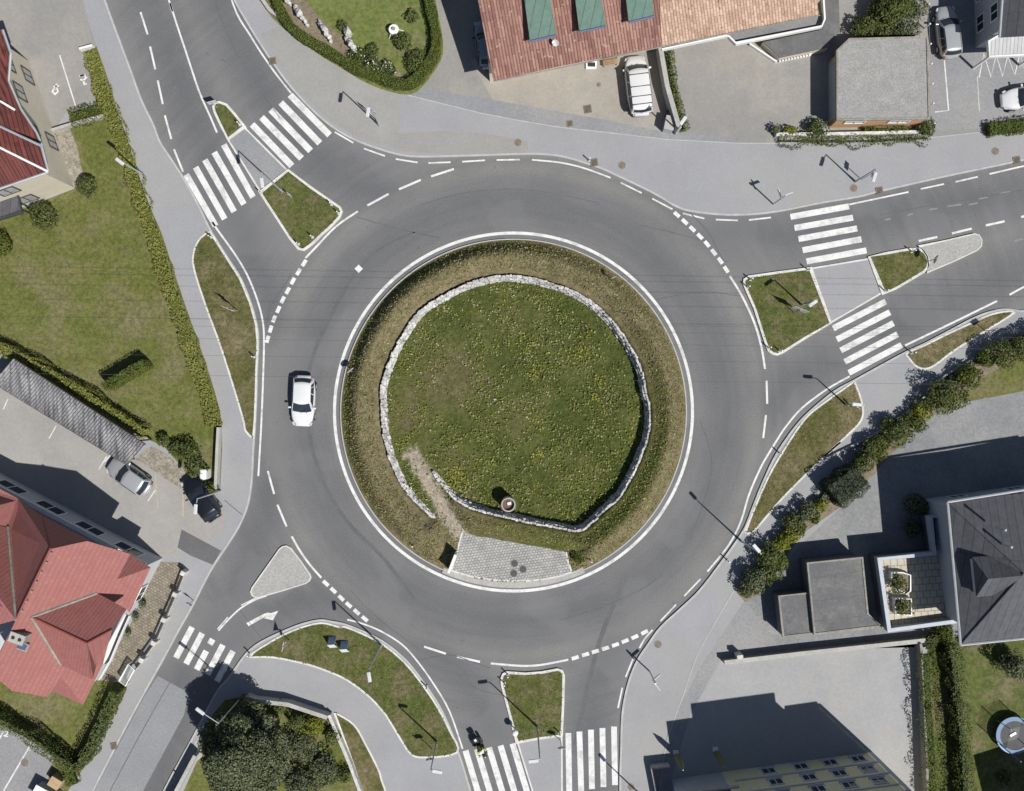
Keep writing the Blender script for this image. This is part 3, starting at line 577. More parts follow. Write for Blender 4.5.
def disc_mesh():
    nt_, nr = 220, 90; rs = 172.5 * (np.linspace(0, 1, nr + 1)[1:]) ** .8; th = np.linspace(0, 2 * math.pi, nt_, endpoint=False)
    T, R = np.meshgrid(th, rs); X = C0[0] + R * np.cos(T); Y = C0[1] + R * np.sin(T); H = island_h(X, Y)
    co = np.stack([(X - 512) / S, (395.5 - Y) / S, H], -1).reshape(-1, 3).tolist()
    co.append([(C0[0] - 512) / S, (395.5 - C0[1]) / S, float(island_h(np.array([C0[0]]), np.array([C0[1]]))[0])]); F = []
    for i in range(nr - 1):
        for j in range(nt_): F.append((i * nt_ + j, i * nt_ + (j + 1) % nt_, (i + 1) * nt_ + (j + 1) % nt_, (i + 1) * nt_ + j)[::-1])
    for j in range(nt_): F.append((len(co) - 1, (j + 1) % nt_, j))
    me = bpy.data.meshes.new('island'); me.from_pydata(co, [], F); bq = bmesh.new(); bq.from_mesh(me); bmesh.ops.recalc_face_normals(bq, faces=bq.faces)
    if sum(f.normal.z for f in bq.faces) < 0: bmesh.ops.reverse_faces(bq, faces=bq.faces)
    bq.to_mesh(me); bq.free()
    rr = R.reshape(-1); tt = np.degrees(T.reshape(-1)) % 360; Ri = np.interp(tt, _aa, _ar)
    ca = np.cos(T.reshape(-1) - math.radians(43)); uu = np.clip((rr - Ri) / (171 - Ri), 0, 1); shade_tint = np.clip(ca, 0, 1) * np.clip((.62 - uu) / .2, 0, 1) + np.clip(-ca + .3, 0, 1) * np.clip((uu - .66) / .15, 0, 1) * .55; dry = np.concatenate([np.where(rr > Ri, .88 - .62 * np.clip(shade_tint, 0, 1), .20 + .16 * np.sin(X.reshape(-1) * .05 + 1) * np.cos(Y.reshape(-1) * .06) + .30 * np.exp(-(((X.reshape(-1) - 440) / 55.) ** 2 + ((Y.reshape(-1) - 395) / 50.) ** 2)) - .12 * np.exp(-(((X.reshape(-1) - 590) / 50.) ** 2 + ((Y.reshape(-1) - 430) / 80.) ** 2))), [.2]]); pd_ = np.min([np.hypot(X.reshape(-1) - x, Y.reshape(-1) - y) for x, y in crom([(412, 455), (424, 474), (438, 498), (450, 518), (458, 532)], 8)], axis=0); pa = np.concatenate([np.clip(1.0 - pd_ / 17., 0, 1), [0]])  # dry: real patches, plus shade tinted green on slopes away from the sun
    a2 = me.attributes.new('path', 'FLOAT', 'POINT'); a2.data.foreach_set('value', pa.astype(np.float32)); a = me.attributes.new('dry', 'FLOAT', 'POINT'); a.data.foreach_set('value', dry.astype(np.float32))
    m, t, b = nodes('island_meadow'); co_ = t.nodes.new('ShaderNodeTexCoord').outputs['Object']
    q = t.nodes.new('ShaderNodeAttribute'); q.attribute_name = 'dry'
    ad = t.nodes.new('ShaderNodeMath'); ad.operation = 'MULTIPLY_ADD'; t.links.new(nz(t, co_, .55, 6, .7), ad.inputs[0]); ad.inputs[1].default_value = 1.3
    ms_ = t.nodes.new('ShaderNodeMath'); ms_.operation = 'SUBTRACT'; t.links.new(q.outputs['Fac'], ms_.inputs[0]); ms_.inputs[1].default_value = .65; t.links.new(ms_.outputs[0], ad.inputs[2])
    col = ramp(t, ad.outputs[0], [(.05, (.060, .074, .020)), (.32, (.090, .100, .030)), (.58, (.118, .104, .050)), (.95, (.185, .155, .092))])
    q2 = t.nodes.new('ShaderNodeAttribute'); q2.attribute_name = 'path'; pm_ = t.nodes.new('ShaderNodeMath'); pm_.operation = 'MULTIPLY_ADD'; hp_ = t.nodes.new('ShaderNodeMath'); hp_.operation = 'MULTIPLY'; hp_.inputs[1].default_value = .5; t.links.new(pm_.outputs[0], hp_.inputs[0])
    t.links.new(nz(t, co_, 2.5, 5, .7), pm_.inputs[0]); pm_.inputs[1].default_value = 1.5; t.links.new(q2.outputs['Fac'], pm_.inputs[2])
    col = mix(t, ramp(t, hp_.outputs[0], [(.56, g(0)), (.74, g(1))]), col, (.33, .285, .225))
    col = mix(t, 1.0, col, ramp(t, nz(t, co_, 3.2, 5, .8), [(.3, g(.5)), (.7, g(1.5))]), 'MULTIPLY')
    t.links.new(col, b.inputs['Base Color']); b.inputs['Roughness'].default_value = .95; b.inputs['Specular IOR Level'].default_value = .1
    bp = t.nodes.new('ShaderNodeBump'); bp.inputs['Distance'].default_value = .08; t.links.new(nz(t, co_, 5, 4, .7), bp.inputs['Height']); t.links.new(bp.outputs[0], b.inputs['Normal'])
    return tag(link('island', me, m, smooth=True), kind='structure')
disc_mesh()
tag(MB().band(XY(circ(172.6)), .09, -.05, .15, True).build('kerb', M['kerb_grey']), kind='structure')
# ramp path and paved apron
pth = crom([(418, 462), (428, 478), (441, 500), (452, 518), (458, 531)], 5)
AP = z5(430, 460, (165, 335), (280, 362), (420, 390), (580, 425), (670, 440), (682, 500), (700, 552), (640, 573), (560, 588), (480, 596), (400, 597), (300, 590), (200, 573), (105, 545), (140, 430))
region('apron', AP, .15, M['cobble'], .0)
tag(MB().band(XY(AP), .14, .05, .165, True).build('kerb', M['kerb']), kind='structure')
tag(MB().band(XY(circ(172.6, 40, 66, 114)), .5, .0, .152).build('apron_edge', M['concrete']), kind='structure')
# ring wall of pale field stones
def ring_wall():
    R = random.Random(3); tb_ = bmesh.new(); r_ = bmesh.ops.create_cube(tb_, size=1)
    bmesh.ops.bevel(tb_, geom=list(tb_.edges), offset=.13, segments=1, affect='EDGES'); tb_.verts.index_update()
    TV = [v.co.copy() for v in tb_.verts]; TF = [[v.index for v in f.verts] for f in tb_.faces]; tb_.free(); VV = []; FF = []
    P = [Vector(p) for p in crom(WALL_L, 10)]
    cum = [0]
    for a, c in zip(P[:-1], P[1:]): cum.append(cum[-1] + (c - a).length)
    def at(s):
        s = min(max(s, 0), cum[-1] - 1e-3)
        for i in range(len(cum) - 1):
            if cum[i + 1] >= s:
                f = (s - cum[i]) / max(1e-6, cum[i + 1] - cum[i]); return P[i].lerp(P[i + 1], f), (P[i + 1] - P[i]).normalized()
    total = cum[-1]
    for row, (off, z, hh, th) in enumerate(((-3.0, .12, .5, .2), (-2.1, .5, .5, .2), (-1.2, .88, .5, .2), (-.2, 1.2, .36, .17))):
        s = R.uniform(0, 4)
        while s < total:
            ln = R.uniform(2.2, 6.0); p, d = at(s + ln / 2)
            e = min(s, total - s); k = min(1, .35 + e / 60.)
            n = Vector((-d.y, d.x));
            if (Vector(C0) - p).dot(n) > 0: n = -n       # outward
            q = p + n * (off * k + R.uniform(-.5, .5))
            x, y = (q.x - 512) / S, (395.5 - q.y) / S
            zz = z * k + .02
            sc_ = Vector((ln / S * R.uniform(.9, 1.05), th * R.uniform(.75, 1.25), hh * k * R.uniform(.7, 1.25)))
            m = Matrix.Translation((x, y, zz)) @ Matrix.Rotation(math.atan2(-d.y, d.x) + R.uniform(-.14, .14), 4, 'Z') @ Matrix.Rotation(R.uniform(-.22, .22), 4, 'X') @ Matrix.Rotation(R.uniform(-.15, .15), 4, 'Y')
            o_ = len(VV)
            for v in TV: VV.append(m @ Vector((v.x * sc_.x + R.uniform(-.03, .03), v.y * sc_.y + R.uniform(-.03, .03), v.z * sc_.z + R.uniform(-.03, .03))))
            FF += [[q_ + o_ for q_ in f] for f in TF]
            s += ln + R.uniform(-.2, .25)
    me = bpy.data.meshes.new('stone_wall'); me.from_pydata([tuple(v) for v in VV], [], FF)
    m, t, bs_ = nodes('wall_stone'); co_ = t.nodes.new('ShaderNodeTexCoord').outputs['Object']
    vr = t.nodes.new('ShaderNodeTexVoronoi'); vr.inputs['Scale'].default_value = 2.2; t.links.new(co_, vr.inputs[0])
    sp = t.nodes.new('ShaderNodeSeparateColor'); t.links.new(vr.outputs['Color'], sp.inputs[0])
    col = ramp(t, sp.outputs[0], [(0, (.34, .33, .31)), (.5, (.50, .49, .47)), (1, (.62, .61, .59))])
    col = mix(t, 1.0, col, ramp(t, nz(t, co_, 6, 4, .7), [(.3, g(.72)), (.6, g(1.05))]), 'MULTIPLY')
    t.links.new(col, bs_.inputs['Base Color']); bs_.inputs['Roughness'].default_value = .9
    tag(link('stone_wall', me, m), 'ring wall of pale rough field stones around the meadow on the roundabout', 'stone wall')
ring_wall()

# ---------------------------------------------------------------- foliage tools
def quads(name, P, N, size, m, parent=None, tilt=.7, asp=.62, jit=.35, cores=None, bend=True):
    """one mesh of leaf faces at points P with normals N; cores: list of (verts, faces) dark inner bodies"""
    n = len(P); N = N + RNG.normal(0, tilt, (n, 3)); N /= np.linalg.norm(N, axis=1)[:, None] + 1e-9
    A = np.cross(N, RNG.normal(0, 1, (n, 3))); A /= np.linalg.norm(A, axis=1)[:, None] + 1e-9; B = np.cross(N, A)
    sz = (size * (1 + RNG.uniform(-jit, jit, n)))[:, None] * .5
    v = np.stack([P - A * sz, P - B * sz * asp, P + A * sz, P + B * sz * asp], 1)
    v[:, 1] -= N * sz * .25; v[:, 3] -= N * sz * .25
    V = v.reshape(-1, 3); F = np.arange(4 * n).reshape(n, 4)
    verts = V.tolist(); faces = F.tolist(); rnd = RNG.uniform(0, 1, n).tolist()
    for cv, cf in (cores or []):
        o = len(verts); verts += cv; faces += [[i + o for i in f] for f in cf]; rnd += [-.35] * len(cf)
    me = bpy.data.meshes.new(name); me.from_pydata(verts, [], faces)
    a = me.attributes.new('rnd', 'FLOAT', 'FACE'); a.data.foreach_set('value', np.array(rnd, dtype=np.float32))
    return link(name, me, m, parent)
def bmcore(fn):
    b = bmesh.new(); fn(b); b.verts.ensure_lookup_table(); b.verts.index_update()
    r = ([tuple(v.co) for v in b.verts], [[v.index for v in f.verts] for f in b.faces]); b.free(); return r
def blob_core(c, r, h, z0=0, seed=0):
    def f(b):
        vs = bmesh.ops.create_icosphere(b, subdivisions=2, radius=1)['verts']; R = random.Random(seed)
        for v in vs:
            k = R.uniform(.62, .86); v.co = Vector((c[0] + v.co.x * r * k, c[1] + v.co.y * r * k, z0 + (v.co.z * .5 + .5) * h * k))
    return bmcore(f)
def blob_pts(c, r, h, z0, n, lump=.40, seed=1):
    """points over a lumpy ellipsoid shell"""
    R = np.random.default_rng(seed); d = R.normal(0, 1, (n, 3)); d /= np.linalg.norm(d, axis=1)[:, None]
    d[:, 2] = np.where(R.uniform(0, 1, n) < .6, np.abs(d[:, 2]), d[:, 2])
    K = R.normal(0, 1, (14, 3)); K /= np.linalg.norm(K, axis=1)[:, None]; A = R.uniform(.4, 1, 14)
    l = np.max((np.clip(d @ K.T, 0, 1) ** 8) * A, axis=1)
    k = (1 - lump * .7 + lump * 1.3 * l) * R.uniform(.80, 1.08, n)
    P = np.stack([c[0] + d[:, 0] * r * k, c[1] + d[:, 1] * r * k, z0 + h * (.5 + .5 * d[:, 2] * k)], -1)
    return P, d
def bush(px, py, rpx, h, m, label, cat='bush', size=.17, group=None, name='bush', dens=130, sx_=1.0):
    r = rpx / S; c = W(px, py, h * .55); c.z = 0
    # the photo shows the bush at its crown height: the base lies a little nearer the middle
    n = int(dens * 4 * r * (r + h * .5))
    P, N = blob_pts((0, 0), r, h, .05, n, seed=int(px * 7 + py))
    root = empty(name, (c.x, c.y, PZ), 0, label, cat, group)
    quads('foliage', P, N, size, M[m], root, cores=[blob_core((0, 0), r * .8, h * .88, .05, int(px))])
    b = MB()
    for k in range(3): a = k * 2.1; b.tube((0, 0, -.05), (math.cos(a) * r * .4, math.sin(a) * r * .4, h * .6), .04, .02, 6)
    b.build('stem', M['bark'], root)
    return root
def hedge(pts, wpx, h, m, label, dens=95, size=.14, closed=False, z0=PZ, lump=.09, jag=0, group=None):
    """clipped hedge along px points (ground line of its middle)"""
    X = [Vector(q) for q in XY(pts)]; wd = wpx / S; P = []; N = []
    core = MB(); core.band([tuple(x) for x in X], max(.1, wd - .12 - lump * 3), z0, z0 + max(.12, h * .9 - lump * 1.9), closed)
    core.bm.verts.ensure_lookup_table(); core.bm.verts.index_update(); cr = ([tuple(v.co) for v in core.bm.verts], [[v.index for v in f.verts] for f in core.bm.faces]); core.bm.free()
    R = np.random.default_rng(int(pts[0][0] * 3 + pts[0][1] + 1000) & 0xffff)
    seg = list(zip(X[:-1], X[1:])) + ([(X[-1], X[0])] if closed else [])
    for a, b in seg:
        d = b - a; L = d.length
        if L < 1e-4: continue
        d = d / L; nn = Vector((-d.y, d.x)); area = L * (wd + 2 * h); n = int(area * dens * (.14 / size) ** 2) + 1
        s = R.uniform(-.02, L + .02, n); u = R.uniform(0, wd + 2 * h, n)
        top = (u > h) & (u < h + wd); y = np.where(u <= h, wd / 2, np.where(top, wd / 2 - (u - h), -wd / 2)); z = np.where(u <= h, u, np.where(top, h, wd + 2 * h - u))
        gx = a.x + d.x * s; gy = a.y + d.y * s
        lm = lump * (np.sin(gx * 2.3 + gy * 1.7) + np.sin(gx * 1.1 - gy * 2.9) + np.sin((gx + gy) * 4.1) * .6)
        sgn = np.where(top, 0, np.sign(y)); y = y + sgn * lm + R.normal(0, .03 + jag * .4, n); z = z + np.where(top, lm * .8 + np.abs(R.normal(0, .03 + jag, n)), 0)
        P.append(np.stack([gx + nn.x * y, gy + nn.y * y, z0 + np.maximum(z, 0)], -1))
        N.append(np.stack([nn.x * sgn, nn.y * sgn, top * 1.0 + .25], -1))
    # end caps
    if not closed:
        for e, o in ((X[0], X[1]), (X[-1], X[-2])):
            d = (e - o).normalized(); nn = Vector((-d.y, d.x)); n = int(wd * h * dens * (.14 / size) ** 2) + 4
            y = R.uniform(-wd / 2, wd / 2, n); z = R.uniform(0, h, n); P.append(np.stack([e.x + nn.x * y + d.x * .03, e.y + nn.y * y + d.y * .03, z0 + z], -1)); N.append(np.tile([d.x, d.y, .2], (n, 1)))
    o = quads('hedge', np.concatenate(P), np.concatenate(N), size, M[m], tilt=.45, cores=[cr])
    return tag(o, label, 'hedge', group)
def inside(px, py, poly):
    c = np.zeros(len(px), bool); n = len(poly)
    for i in range(n):
        x0, y0 = poly[i]; x1, y1 = poly[(i + 1) % n]
        k = ((y0 > py) != (y1 > py)); c ^= k & (px < (x1 - x0) * (py - y0) / ((y1 - y0) or 1e-9) + x0)
    return c
def scatter(polyg, dens, size, m, zf, name, mask=None, up=1.2, seed=5, hmax=.12):
    R = np.random.default_rng(seed); xs = [p[0] for p in polyg]; ys = [p[1] for p in polyg]
    A = (max(xs) - min(xs)) * (max(ys) - min(ys)) / S / S; n = int(A * dens)
    px = R.uniform(min(xs), max(xs), n); py = R.uniform(min(ys), max(ys), n); k = inside(px, py, polyg)
    if mask is not None: k &= mask(px, py, R)
    px, py = px[k], py[k]; z = zf(px, py) + R.uniform(0, hmax, len(px))
    P = np.stack([(px - 512) / S, (395.5 - py) / S, z], -1); N = np.tile([0, 0, up], (len(px), 1))
    return tag(quads(name, P, N, size, M[m], tilt=.8, jit=.5), 'low rough grass and weeds on ' + ('the roundabout island' if 'meadow' in name else 'the verge'), 'grass', kind='stuff')
def _inner(px, py, R):
    t = np.degrees(np.arctan2(py - C0[1], px - C0[0])) % 360; r = np.hypot(px - C0[0], py - C0[1]); Ri = np.interp(t, _aa, _ar); k = r < Ri - 5
    cl = np.sin(px * .11 + 1.7 * np.sin(py * .07)) * np.cos(py * .09 + 1.3 * np.sin(px * .06)); dp_ = np.min([np.hypot(px - x, py - y) for x, y in pth[::3]], axis=0); k &= dp_ > 3 + R.uniform(0, 9, len(px)); br = np.exp(-(((px - 440) / 50.) ** 2 + ((py - 395) / 45.) ** 2)); return k & (R.uniform(-1.3, 1.5, len(px)) < cl * 1.3 + .15 - 1.1 * br)
def _outer(px, py, R):
    t = np.degrees(np.arctan2(py - C0[1], px - C0[0])) % 360; r = np.hypot(px - C0[0], py - C0[1]); Ri = np.interp(t, _aa, _ar)
    k = (r > Ri + 7) & (r < 170); k &= ~inside(px, py, [(x, y) for x, y in AP])
    dp = np.min([np.hypot(px - x, py - y) for x, y in pth], axis=0); k &= dp > 3 + R.uniform(0, 8, len(px))
    ca = np.cos(np.radians(t) - math.radians(43)); uu = (r - Ri) / (171 - Ri); shade_tint = np.clip(ca, 0, 1) * np.clip((.62 - uu) / .2, 0, 1) + np.clip(-ca + .3, 0, 1) * np.clip((uu - .66) / .15, 0, 1)
    return k & (R.uniform(0, 1, len(px)) > shade_tint * .9)  # dry tufts thinned where the slope shade is tinted in
def _shade_tint(px, py, R):  # green tufts that deepen the shade on slopes turned from the sun
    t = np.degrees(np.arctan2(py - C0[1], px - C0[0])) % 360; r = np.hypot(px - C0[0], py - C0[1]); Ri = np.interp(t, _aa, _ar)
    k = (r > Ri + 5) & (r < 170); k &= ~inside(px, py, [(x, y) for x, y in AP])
    ca = np.cos(np.radians(t) - math.radians(43)); uu = (r - Ri) / (171 - Ri); shade_tint = np.clip(ca, 0, 1) * np.clip((.62 - uu) / .2, 0, 1) + np.clip(-ca + .3, 0, 1) * np.clip((uu - .66) / .15, 0, 1)
    return k & (R.uniform(.1, 1, len(px)) < shade_tint)
CIR = circ(171, 60)
mt = scatter(CIR, 78, .16, 'meadow', island_h, 'meadow_grass', _inner, seed=5, hmax=.2); mt['label'] = 'mixed green meadow plants inside the ring wall of the roundabout'
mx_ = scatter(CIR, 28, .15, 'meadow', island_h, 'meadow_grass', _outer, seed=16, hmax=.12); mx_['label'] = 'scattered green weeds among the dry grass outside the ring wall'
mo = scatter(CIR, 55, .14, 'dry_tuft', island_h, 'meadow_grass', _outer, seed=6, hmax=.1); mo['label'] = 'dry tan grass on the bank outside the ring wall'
ml = scatter(CIR, 60, .14, 'meadow', island_h, 'meadow_grass', _shade_tint, seed=7, hmax=.1); ml['label'] = 'green grass set to deepen the shade on slopes of the bank round the ring wall'
fl14 = lambda z: (lambda px, py: np.full(len(px), z))
def _flow(px, py, R):
    k = _inner(px, py, R); return k & (np.sin(px * .045 + 2) * np.sin(py * .06) + R.uniform(-.6, .6, len(px)) > .1)
M['petal'] = leaf_mat('pale_petal', (.22, .20, .13), (.32, .29, .20), (.44, .41, .33))
M['petal_y'] = leaf_mat('yellow_petal', (.16, .18, .02), (.24, .25, .03), (.34, .32, .05))
f1 = scatter(CIR, 5.0, .15, 'petal', lambda a, b: island_h(a, b) + .22, 'meadow_flowers', _flow, seed=8, hmax=.05); f1['label'] = 'pale flower heads scattered through the meadow on the roundabout'; f1['category'] = 'flowers'
def _yf(px, py, R):
    k = _inner(px, py, R); d = np.min([np.hypot(px - x, py - y) / q for x, y, q in ((525, 345, 9), (592, 332, 6), (575, 350, 10), (533, 370, 8), (590, 400, 9), (458, 478, 12), (402, 440, 9), (535, 455, 8), (600, 380, 7))], axis=0); return k & (d < 1) 
f2 = scatter(CIR, 60, .16, 'petal_y', lambda a, b: island_h(a, b) + .18, 'meadow_flowers', _yf, seed=9, hmax=.06); f2['label'] = 'yellow green flowering clumps in the meadow on the roundabout'; f2['category'] = 'flowers'
for i, (pl_, lab) in enumerate(((V1 + V1r, 'short dry grass on the western verge'), (VE1, 'short dry grass on the narrow eastern verge'), (VE2, 'short dry grass on the south eastern verge'), (VS1, 'short grass on the south western verge with info boards'), (I2, 'short grass on the north western splitter island'), (I3, 'short grass on the eastern splitter island'), (I4, 'short grass on the small eastern island'), (I5, 'short grass on the southern splitter island'))):
    o = scatter(pl_, 30, .13, 'dry_tuft' if i in (1, 2) else 'lawn_leaf', fl14(.15), 'verge_grass', lambda px, py, R: R.uniform(0, 1, len(px)) < .8, seed=20 + i, hmax=.03); o['label'] = lab
LW = [(0, 230), (76, 195), (105, 122), (128, 190), (160, 300), (200, 410), (214, 440), (150, 436), (0, 345)]
o = scatter(LW, 14, .13, 'lawn_leaf', fl14(.11), 'lawn_grass', seed=40, hmax=.02); o['label'] = 'mown grass of the large western lawn'

# ---------------------------------------------------------------- hedges
hedge([(92, 54), (99, 76), (108, 103), (119, 126), (132, 166), (144.5, 205), (158, 245), (170, 285), (184, 325), (198, 365), (210, 400), (216, 426)], 14, .6, 'leaf_yellow', 'long low yellow green hedge between the western lawn and footpath', lump=.12)
hedge([(74, 121), (88, 117), (103, 112)], 16, .7, 'leaf_hedge', 'short green hedge behind the motorbike bays near the cream house')
hedge([(-60, 314), (0, 344), (40, 365), (90, 394), (149, 433)], 12, 1.6, 'leaf_yellow', 'long clipped hedge behind the corrugated carport roof', lump=.08)
hedge([(114, 387), (153, 364)], 8, 2.2, 'leaf_hedge', 'short free-standing block hedge in the middle of the western lawn', lump=.015, size=.11, dens=130)
hedge([(-60, 682), (0, 709), (42, 732), (81, 760), (90, 758), (107, 724), (123, 686)], 9, 2.0, 'leaf_mid', 'dark green hedge bending round the garden south of the red roofed house', lump=.1)
hedge([(62, 756), (72, 772), (76, 782)], 12, .5, 'leaf_hedge', 'low green hedge at the corner of the numbered bays')
gh = crom([(270, -40), (278, 0), (288, 24), (303, 39), (330, 55), (360, 73), (385, 82), (406, 88), (420, 80), (434, 60), (437, 40), (430, 5), (422, -40)], 3)
hedge(gh, 9, 1.1, 'leaf_hedge', 'neatly clipped hedge curving round the rock garden at the top', lump=.03, dens=130, size=.11)
hedge([(778, 142), (820, 142.5), (870, 142), (925, 139)], 8, .6, 'leaf_mid', 'low hedge in front of the white wall below the gravel roofed garage', lump=.16, jag=.1)
hedge([(862, 131), (905, 131)], 6, .7, 'leaf_hedge', 'small trimmed hedge against the orange garage wall')
hedge([(985, 132), (1010, 129), (1060, 122)], 13, .9, 'leaf_hedge', 'rounded green hedge below the white car at the right edge', lump=.06)
hedge([(667, 54), (673, 90), (683, 132)], 7, 1.0, 'leaf_mid', 'narrow hedge along the wall beside the white van', lump=.1)
hedge([(920, 650), (922, 700), (926, 760), (930, 860)], 15, .55, 'leaf_hedge', 'light green hedge directly behind the retaining wall of the south yard', lump=.2, jag=.08, z0=1.15)
hedge([(944, 640), (949, 680), (956, 740), (961, 860)], 12, 1.9, 'leaf_mid', 'tall dark hedge between the light hedge and the trampoline lawn', lump=.16, jag=.1)
hedge([(960, 640), (1000, 634), (1060, 626)], 8, .8, 'leaf_mid', 'low hedge along the south wall of the grey roofed house')
# ---------------------------------------------------------------- bushes and trees
for a in ((165, 441, 7, 1.3, 'leaf_mid', 'small dark bush at the end of the carport hedge'), (176, 448, 7, 1.3, 'leaf_mid', 'second small bush from the carport in the row above the black car'),
          (190, 453, 11, 1.9, 'leaf_mid', 'round bush in the middle of the row above the black car'), (196, 467, 10.5, 1.9, 'leaf_mid', 'largest round bush directly above the black car'), (212, 487, 7, 1.2, 'leaf_hedge', 'low bush between the black car and the white cupboard'),
          (88, 185, 12, 1.6, 'leaf_mid', 'round bush beside the corner of the cream house'), (44, 218, 15, 1.9, 'leaf_mid', 'bushy shrub in the lawn below the cream house'), (2, 245, 13, 2.0, 'leaf_hedge', 'shrub at the left edge of the western lawn')):
    bush(*a)
right = [(745, 590, 8, 1.2, 'leaf_mid'), (753, 580, 14, 2.3, 'leaf_dark'), (770, 572, 11, 2.0, 'leaf_mid'), (768, 555, 13, 2.2, 'leaf_mid'), (780, 561, 10, 1.6, 'leaf_hedge'), (780, 543, 9, 1.5, 'leaf_lime'), (790, 536, 9, 1.5, 'leaf_lime'), (792, 522, 11, 1.7, 'leaf_mid'), (799, 528, 8, 1.3, 'leaf_hedge'), (807, 511, 10, 1.7, 'leaf_dark'), (820, 505, 8, 1.2, 'leaf_lime'), (814, 517, 7, 1.1, 'leaf_hedge'),
         (862, 462, 12, 2.0, 'leaf_mid'), (870, 446, 10, 1.7, 'leaf_mid'), (880, 443, 10, 1.5, 'leaf_hedge'), (889, 424, 9, 1.5, 'leaf_mid'), (897, 433, 15, 2.0, 'leaf_mid'), (911, 421, 8, 1.4, 'leaf_hedge'), (921, 411, 10, 1.4, 'leaf_lime'), (917, 424, 9, 1.3, 'leaf_mid'), (946, 396, 21, 2.6, 'leaf_mid'), (968, 376, 13, 1.8, 'leaf_hedge'), (984, 358, 11, 1.5, 'leaf_hedge'), (1001, 354, 15, 2.4, 'leaf_mid'), (1018, 347, 15, 2.3, 'leaf_mid'), (1040, 340, 16, 2.3, 'leaf_mid'), (878, 452, 8, 1.2, 'leaf_hedge')]
col_w = {'leaf_mid': 'green', 'leaf_dark': 'dark green', 'leaf_lime': 'yellow green', 'leaf_hedge': 'bright green'}
ordn = ['lowest', 'second', 'third', 'fourth', 'fifth', 'sixth', 'seventh', 'eighth', 'ninth', 'tenth', 'eleventh', 'twelfth', 'thirteenth', 'fourteenth', 'fifteenth']
for i, a in enumerate(right):
    low = a[0] < 830; k = i if low else i - 12
    where = ('in the row below the boxy dark hedge' if low else 'in the row above the boxy dark hedge')
    lab = '%s bush, %s from the %s %s' % (col_w[a[4]], ordn[k] if k else 'first', 'bottom', where)
    bush(*a, lab, group='bushes along the eastern footpath')
hedge([(826, 494), (853, 474)], 26, 2.4, 'leaf_deep', 'big boxy dark hedge block beside the eastern footpath', lump=.12, dens=120)
hedge([(742, 586), (760, 563), (800, 518), (850, 466), (905, 414), (960, 370), (1030, 336)], 6, .8, 'leaf_dark', 'low dark planting under the bushes along the eastern footpath', lump=.2)
def tree(px, py, rpx, h, m, label, cx=0, cy=0, dens=120, size=.2, clumps=26, seed=1, z0=.6, trunk=.22, flat=.75):
    """px, py is where the trunk stands; the crown is built of many overlapping clumps"""
    c = W(px, py, 0); R = random.Random(seed); r = rpx / S
    root = empty('tree', (c.x, c.y, PZ), 0, label, 'tree')
    b = MB(); b.tube((0, 0, -.1), (.05, .05, h * .75), trunk, trunk * .35, 10)
    P = []; N = []; cores = []
    for k in range(clumps):
        a = R.uniform(0, 6.283); q = math.sqrt(R.uniform(0, 1)) * .78; zz = z0 + (h - z0) * (R.uniform(.12, 1) ** .8) * (1 - .45 * q * q)
        rr = r * R.uniform(.26, .42); sh = (1 - (zz / h) ** 2 * .45)
        cx_, cy_ = math.cos(a) * r * q * sh, math.sin(a) * r * q * sh; hz = rr * 2 * flat; zb = max(z0, zz - hz)
        p, n = blob_pts((cx_, cy_), rr, hz, zb, int(dens * 6 * rr * rr), .3, seed * 100 + k); P.append(p); N.append(n); cores.append(blob_core((cx_, cy_), rr * .72, hz * .75, zb + hz * .1, k))
        b.tube((0, 0, zz * .4), (cx_ * .8, cy_ * .8, zb + hz * .4), .06, .025, 6)
    b.build('trunk', M['bark'], root)
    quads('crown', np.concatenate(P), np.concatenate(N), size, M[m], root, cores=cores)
    return root
tree(257, 736, 46, 8.3, 'leaf_dark', 'large dark spreading yew tree at the south west corner garden', clumps=60, seed=4, dens=150, size=.21, z0=1.6, trunk=.3)
for a in ((300, 745, 16, 1.7, 'leaf_dark', 'dark shrub right of the large yew'), (313, 725, 12, 1.4, 'leaf_lime', 'yellow leaved shrub right of the large yew'), (298, 722, 10, 1.5, 'leaf_mid', 'green shrub between the yew and the shaded wall'), (325, 770, 17, 1.7, 'leaf_dark', 'dark shrub at the bottom beside the garden wall'), (300, 785, 17, 1.8, 'leaf_dark', 'dark shrub at the bottom right of the yew'),
          (332, 735, 9, 1.1, 'leaf_mid', 'small shrub against the garden wall'), (280, 706, 8, 1.2, 'leaf_mid', 'shrub below the shaded wall'), (226, 722, 9, 1.6, 'leaf_dark', 'dark shrub beneath the street lamp arm'), (245, 700, 7, 1.3, 'leaf_dark', 'small dark shrub at the end of the shaded wall'), (345, 775, 8, .9, 'leaf_mid', 'low shrub next to the garden wall at the bottom')):
    bush(*a)
tree(884, 18, 26, 3.4, 'leaf_mid', 'leafy tree behind the gravel roofed garage', clumps=26, seed=9, dens=150, size=.18, z0=.4)
